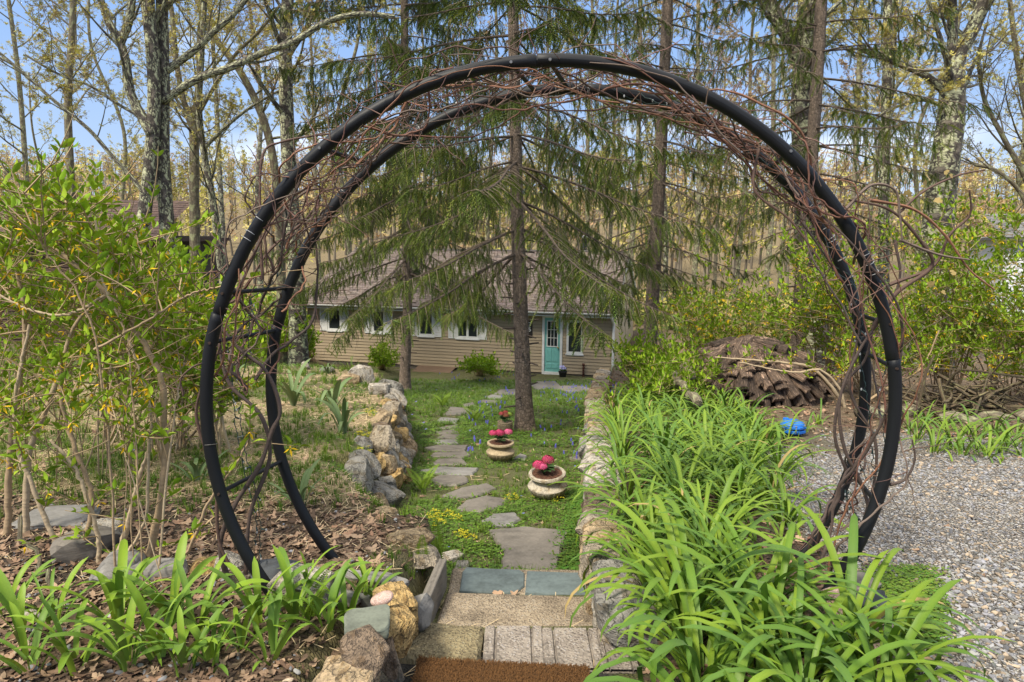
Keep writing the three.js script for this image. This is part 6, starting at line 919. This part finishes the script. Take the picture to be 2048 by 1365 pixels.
// ---------- urns, wood pile, well cap and other small things ----------
const UM = mat('weathered cast stone', { ...T.concrete, color: lin(0.5, 0.41, 0.28), bumpScale: 0.004 }), UM2 = mat('grey weathered cast stone', { ...T.stone, color: lin(0.5, 0.44, 0.34), bumpScale: 0.008 });
const potSoil = mat('bark chips in pot', { ...T.soil, color: lin(0.16, 0.07, 0.04), bumpScale: 0.01 });
function hydrangea(t, y, heads, seed, dull) {
  const R = rng(seed), pm = ['#c01f50', '#a61642', '#cc3566'].map((c) => mat('pink petal', { color: new THREE.Color(c), roughness: 0.75, vertexColors: true })), rm = ['#b8303c', '#a03a36', '#a8783a'].map((c) => mat('faded red petal', { color: new THREE.Color(c), roughness: 0.8, vertexColors: true })), gm = leafMat('dark hydrangea leaf', { color: lin(0.045, 0.1, 0.025), transmission: 0.2 });
  for (let i = 0; i < 16; i++) { const m = mesh('leaf', leafGeo, gm, t); m.scale.set(0.22, 0.11, 0.11); const a = i * 2.4; m.position.set(Math.cos(a) * 0.02, y + 0.02 + (i % 4) * 0.014, Math.sin(a) * 0.02); m.rotation.set(-0.2 + R.g() * 0.3, a, 0, 'YXZ'); }
  const st = new MB(); for (const [x, h, z] of heads) st.tube([v3(0, y - 0.03, 0), v3(x * 0.7, y + h * 0.6, z * 0.7), v3(x, y + h, z)], 0.004, 5); st.build('stems', gm, t);
  heads.forEach(([x, h, z, r], j) => {
    const b = new MB();
    for (let i = 0; i < 90; i++) { const u = 1 - 1.35 * (i + 0.5) / 90, a = i * 2.4, s = Math.sqrt(1 - u * u), n = v3(Math.cos(a) * s, u * 0.75, Math.sin(a) * s), e = v3(-n.z, 0.1, n.x).normalize(), f = n.clone().cross(e), c = n.clone().multiplyScalar(r * R.r(0.92, 1.05)), q = r * 0.2, ph = R.r(0, 1.5), kk = R.r(0.35, 1.25), col = lin(kk, kk, kk); for (let k = 0; k < 4; k++) { const w = ph + k * 1.571, P = (g, rr, o) => { const p = c.clone().addScaledVector(e, Math.cos(g) * rr).addScaledVector(f, Math.sin(g) * rr).addScaledVector(n, o); return b.v(x + p.x, y + h + p.y, z + p.z, 0, 0, rr ? col : lin(1.3, 6, 3)); }; b.q(P(w, 0, 0), P(w - 0.6, q * 0.8, q * 0.25), P(w, q, q * 0.1), P(w + 0.6, q * 0.8, q * 0.25)); } }
    b.build('flower_head', dull ? rm[j % 3] : pm[j % 3], t);
  });
}
function urn(label, p, s, tilt, m, seed) {
  const t = thing('stone_urn', label, 'urn', p, 0.3 * seed); t.rotation.x = tilt[0]; t.rotation.z = tilt[1]; t.scale.setScalar(s);
  const pr = [[0, 0.0], [0.1, 0], [0.105, 0.012], [0.085, 0.03], [0.1, 0.04], [0.155, 0.075], [0.19, 0.12], [0.197, 0.145], [0.19, 0.155], [0.16, 0.18], [0.14, 0.205], [0.138, 0.225], [0.15, 0.235], [0.175, 0.243], [0.186, 0.258], [0.183, 0.276], [0.17, 0.283], [0.152, 0.28], [0.15, 0.27], [0.12, 0.262], [0, 0.262]];
  const g = new THREE.LatheGeometry(pr.map((q) => new THREE.Vector2(...q)), 48), c = toCreasedNormals(g, 0.5); mesh('bowl', c, m, t);
  mesh('soil', new THREE.CylinderGeometry(0.15, 0.15, 0.012, 24), potSoil, t).position.y = 0.264;
  const lobe = new THREE.SphereGeometry(1, 12, 8), n = 22;
  for (let i = 0; i < n; i++) { const a = i / n * 6.283, q = mesh('gadroon', lobe, m, t); q.position.set(Math.sin(a) * 0.153, 0.094, Math.cos(a) * 0.153); q.rotation.set(0.72, a, 0, 'YXZ'); q.scale.set(0.021, 0.062, 0.019); }
  const R = rng(seed), ch = new MB(); for (let i = 0; i < 90; i++) { const a = R.r(0, 6.3), r = 0.14 * Math.sqrt(R.f()), x = Math.cos(a) * r, z = Math.sin(a) * r, w = 0.008; ch.box(x - w, 0.268, z - w * 0.6, x + w, 0.268 + R.r(0.004, 0.012), z + w * 0.6); } ch.build('bark_chips', potSoil, t, 'stuff');
  return t;
}
{
  const k1 = onGround(1096, 997), u1 = urn('weathered tilted stone urn with grey rim, closest to the wall, holding two pink hydrangea heads', k1.add(v3(0, 0.0, 0)), 0.82, [0.1, 0.05], UM2, 1);
  const h1 = thing('hydrangea', 'low pink hydrangea with two flower heads in the tilted grey urn', 'hydrangea'); u1.updateMatrixWorld(true); h1.position.copy(v3(-0.03, 0.27, 0).applyMatrix4(u1.matrixWorld)); h1.scale.setScalar(0.8); hydrangea(h1, 0.02, [[-0.06, 0.085, 0.04, 0.062], [0.035, 0.12, -0.02, 0.06], [-0.02, 0.08, 0.07, 0.045]], 5);
  const k2 = onGround(1001, 924), u2 = urn('pale upright stone urn beside the path holding three pink hydrangea heads', k2, 0.78, [0, 0], UM, 2); u2.updateMatrixWorld(true);
  const h2 = thing('hydrangea', 'bright pink hydrangea with three round flower heads in the pale upright urn', 'hydrangea'); h2.position.copy(v3(0, 0.27, 0).applyMatrix4(u2.matrixWorld)); h2.scale.setScalar(0.78); hydrangea(h2, 0.02, [[-0.1, 0.12, 0.03, 0.055], [0.0, 0.13, 0.06, 0.06], [0.105, 0.135, 0.02, 0.057], [-0.02, 0.11, -0.06, 0.05]], 6);
  const k3 = onGround(1010, 868), p3 = thing('stone_planter', 'small drum-shaped stone planter with woven pattern before the spruce trunk', 'planter', k3, 0.2), ws = new MB();
  mesh('drum', new THREE.LatheGeometry([[0, 0], [0.085, 0], [0.095, 0.02], [0.098, 0.15], [0.105, 0.16], [0.105, 0.178], [0.09, 0.18], [0.085, 0.16], [0, 0.16]].map((q) => new THREE.Vector2(...q)), 32), UM, p3);
  for (let j = 0; j < 3; j++) for (let i = 0; i < 26; i++) { const a = i / 26 * 6.283 + j * 0.12, y = 0.04 + j * 0.038; ws.tube([v3(Math.cos(a) * 0.1, y, Math.sin(a) * 0.1), v3(Math.cos(a + 0.14) * 0.1, y + 0.026, Math.sin(a + 0.14) * 0.1)], 0.007, 5); } ws.build('weave_pattern', UM, p3);
  const h3 = thing('hydrangea', 'faded red hydrangea in the small drum planter behind the urns', 'hydrangea', k3.clone().add(v3(0, 0.16, 0))); h3.scale.setScalar(0.8); hydrangea(h3, 0.02, [[-0.06, 0.14, 0.02, 0.05], [0.02, 0.12, 0.05, 0.052], [0.08, 0.13, 0.0, 0.045], [0.01, 0.15, -0.04, 0.045]], 7, true);
}
{ // pile of split, bark-covered wood stacked like shingles
  const c = onGround(1515, 808), R = rng(95), t = thing('wood_pile', 'rounded pile of bark-covered split wood under the shrubs', 'wood pile', c.add(v3(0, 0, -0.45)));
  const bark = [0.6, 1, 1.5].map((k) => mat('rough bark', { ...T.bark, color: lin(1.5 * k, 1.4 * k, 1.35 * k), bumpScale: 0.03 }));
  const pieces = [0, 1, 2, 3].map((i) => { const b = new MB(), Q = rng(i + 7), n = 8, m = 7, W = 0.085, I = []; for (let j = 0; j <= m; j++) for (let k = 0; k <= n; k++) { const u = k / n - 0.5, v = j / m, y = 0.018 * Math.cos(u * 2.6) + 0.012 * fbm3(u * 6 + i * 9, v * 3, i, 3); I.push(b.v(u * 2 * W * (1 + 0.08 * fbm3(v * 3, i, 3, 2)), y, v - 0.5 + (j === 0 || j === m ? Q.g() * 0.03 : 0), u * 0.2, v * 0.45)); } for (let j = 0; j < m; j++) for (let k = 0; k < n; k++) b.q(I[j * (n + 1) + k], I[(j + 1) * (n + 1) + k], I[(j + 1) * (n + 1) + k + 1], I[j * (n + 1) + k + 1]); const lo = I.map((q) => b.v(b.p[q * 3], b.p[q * 3 + 1] - 0.03, b.p[q * 3 + 2], 0, 0)); const eg = (a, d) => b.q(I[a], I[d], lo[d], lo[a]); for (let k = 0; k < n; k++) { eg(k, k + 1); eg(m * (n + 1) + k, m * (n + 1) + k + 1); } for (let j = 0; j < m; j++) { eg(j * (n + 1), (j + 1) * (n + 1)); eg(j * (n + 1) + n, (j + 1) * (n + 1) + n); } return b.geo(false, 0.6); });
  for (let ring = 0; ring < 8; ring++) { const q = (ring + 0.5) / 8, th = q * 1.45, n = Math.round(22 * Math.cos(th)) + 4; for (let i = 0; i < n; i++) { const a = -2.0 + 4.0 * (i + 0.5 * (ring % 2) + R.g() * 0.2) / n, o = 1 + R.g() * 0.05, rr = 0.92 * Math.cos(th) * o, y = 0.07 + 0.66 * Math.sin(th) * o, m = mesh('split_log', R.pick(pieces), R.pick(bark), t), tilt = Math.atan2(0.72 * Math.cos(th), Math.sin(th) + 0.35) ; m.position.set(Math.sin(a) * rr, y, Math.cos(a) * rr * 0.75); m.position.y += R.g() * 0.035; m.rotation.set(clamp(tilt + R.g() * 0.22, 0.1, 1.1), a + R.g() * 0.3, R.g() * 0.5, 'YXZ'); m.scale.set(R.r(0.35, 0.95), R.r(0.8, 2.4), R.r(0.26, 0.52)); } }
  const core = new THREE.SphereGeometry(0.66, 20, 10, 0, 6.283, 0, 1.57); mesh('heap', core, mat('dark wood heap', { ...T.oak, color: lin(0.3, 0.25, 0.2) }), t).scale.set(1, 0.85, 0.72);
}
{ // blue well cap with bolts on a short dark pipe
  const p = onGround(1585, 872), t = thing('well_cap', 'bright blue bolted well cap on a short dark pipe in the mulch', 'well cap', p, -0.25), blue = mat('blue enamel', { ...T.plain, color: lin(0.012, 0.16, 0.6), roughness: 0.4, bumpScale: 0.0008 }), steel = mat('bolt steel', { color: lin(0.6, 0.6, 0.6), metalness: 0.8, roughness: 0.35 });
  const pipe = new MB(); pipe.tube([v3(0, -0.14, 0), v3(0, 0.05, 0)], 0.078, 20); pipe.build('casing', mat('dark pipe', { color: lin(0.02, 0.022, 0.024), roughness: 0.6 }), t);
  const oct = (r, h, bev) => { const s = new THREE.Shape(); for (let i = 0; i < 8; i++) { const a = (i + 0.5) / 8 * 6.283; s[i ? 'lineTo' : 'moveTo'](Math.cos(a) * r, Math.sin(a) * r); } s.closePath(); const g = new THREE.ExtrudeGeometry(s, { depth: h, bevelThickness: bev, bevelSize: bev, bevelSegments: 2 }); g.rotateX(-Math.PI / 2); return g; };
  mesh('lower_flange', oct(0.105, 0.018, 0.006), blue, t).position.y = 0.045; mesh('upper_flange', oct(0.108, 0.012, 0.006), blue, t).position.y = 0.085;
  mesh('lid', new THREE.LatheGeometry([[0.1, 0], [0.1, 0.012], [0.085, 0.03], [0.055, 0.045], [0, 0.05]].map((q) => new THREE.Vector2(...q)), 8), blue, t).position.y = 0.1;
  mesh('boss', new THREE.CylinderGeometry(0.025, 0.032, 0.06, 14), blue, t).position.set(-0.06, 0.125, -0.02);
  for (let i = 0; i < 6; i++) { const a = i / 6 * 6.283 + 0.4, b = mesh('bolt', new THREE.CylinderGeometry(0.0055, 0.0055, 0.062, 8), steel, t); b.position.set(Math.cos(a) * 0.102, 0.08, Math.sin(a) * 0.102); mesh('bolt_head', new THREE.CylinderGeometry(0.01, 0.01, 0.008, 6), steel, b).position.y = 0.031; }
}
{ // brush heap and fallen logs
  const c = onGround(1985, 838), R = rng(97), t = thing('brush_heap', 'heap of grey cut branches lying behind the daylily strip', 'brush heap', c);
  const bm = [0.8, 1.15].map((k) => mat('grey dead branch', { ...T.grey, color: lin(0.9 * k, 0.75 * k, 0.62 * k), bumpScale: 0.006 }));
  for (let i = 0; i < 110; i++) { const p = v3(R.g() * 0.7, 0.04 + 0.42 * R.f() * R.f(), -0.25 + R.g() * 0.35), d = v3(R.g() * 1.4, R.g() * 0.35, R.g()).normalize(), L = R.r(0.3, 1.1), r = R.r(0.004, 0.022), pts = []; for (let k = 0; k < 6; k++) { pts.push(p.clone().addScaledVector(d, (k / 5 - 0.5) * L)); d.x += R.g() * 0.1; d.y += R.g() * 0.1; } for (const q of pts) q.y = Math.max(q.y, 0.0); const b = new MB(); b.tube(pts, (u) => mix(r, r * 0.6, u), 6); b.build('branch', R.pick(bm), t); }
  const log = (label, a, b2, r, lift) => { const p = onGround(...a).add(v3(0, lift[0], 0)), q = onGround(...b2).add(v3(0, lift[1], 0)), b = new MB(), n = 14, pts = []; for (let i = 0; i <= n; i++) pts.push(p.clone().lerp(q, i / n).add(v3(0, 0.03 * Math.sin(i), 0.02 * Math.sin(i * 1.7)))); b.tube(pts, (u) => r * (1 + 0.1 * Math.sin(u * 9)), 12); const m = b.build('fallen_log', M.grey, scene); tag(m, label, 'log'); };
  log('fallen grey log lying behind the thick vine at the arch', [1715, 838], [1830, 830], 0.07, [0.05, 0.06]);
  log('fallen pale log propped in the leafy shrub by the wall end', [1380, 812], [1318, 768], 0.06, [0.35, 0.7]);
  log('second log sloping down through the leafy shrub by the wall', [1395, 850], [1345, 810], 0.045, [0.2, 0.35]);
  log('mossy log lying along the mulch in front of the brush heap', [1880, 848], [2060, 842], 0.06, [0.04, 0.04]);
  log('broken brown stick standing slanted in the dark mulch', [108, 1178], [40, 1100], 0.009, [0.0, 0.12]);
}
renderer.render(scene, camera);
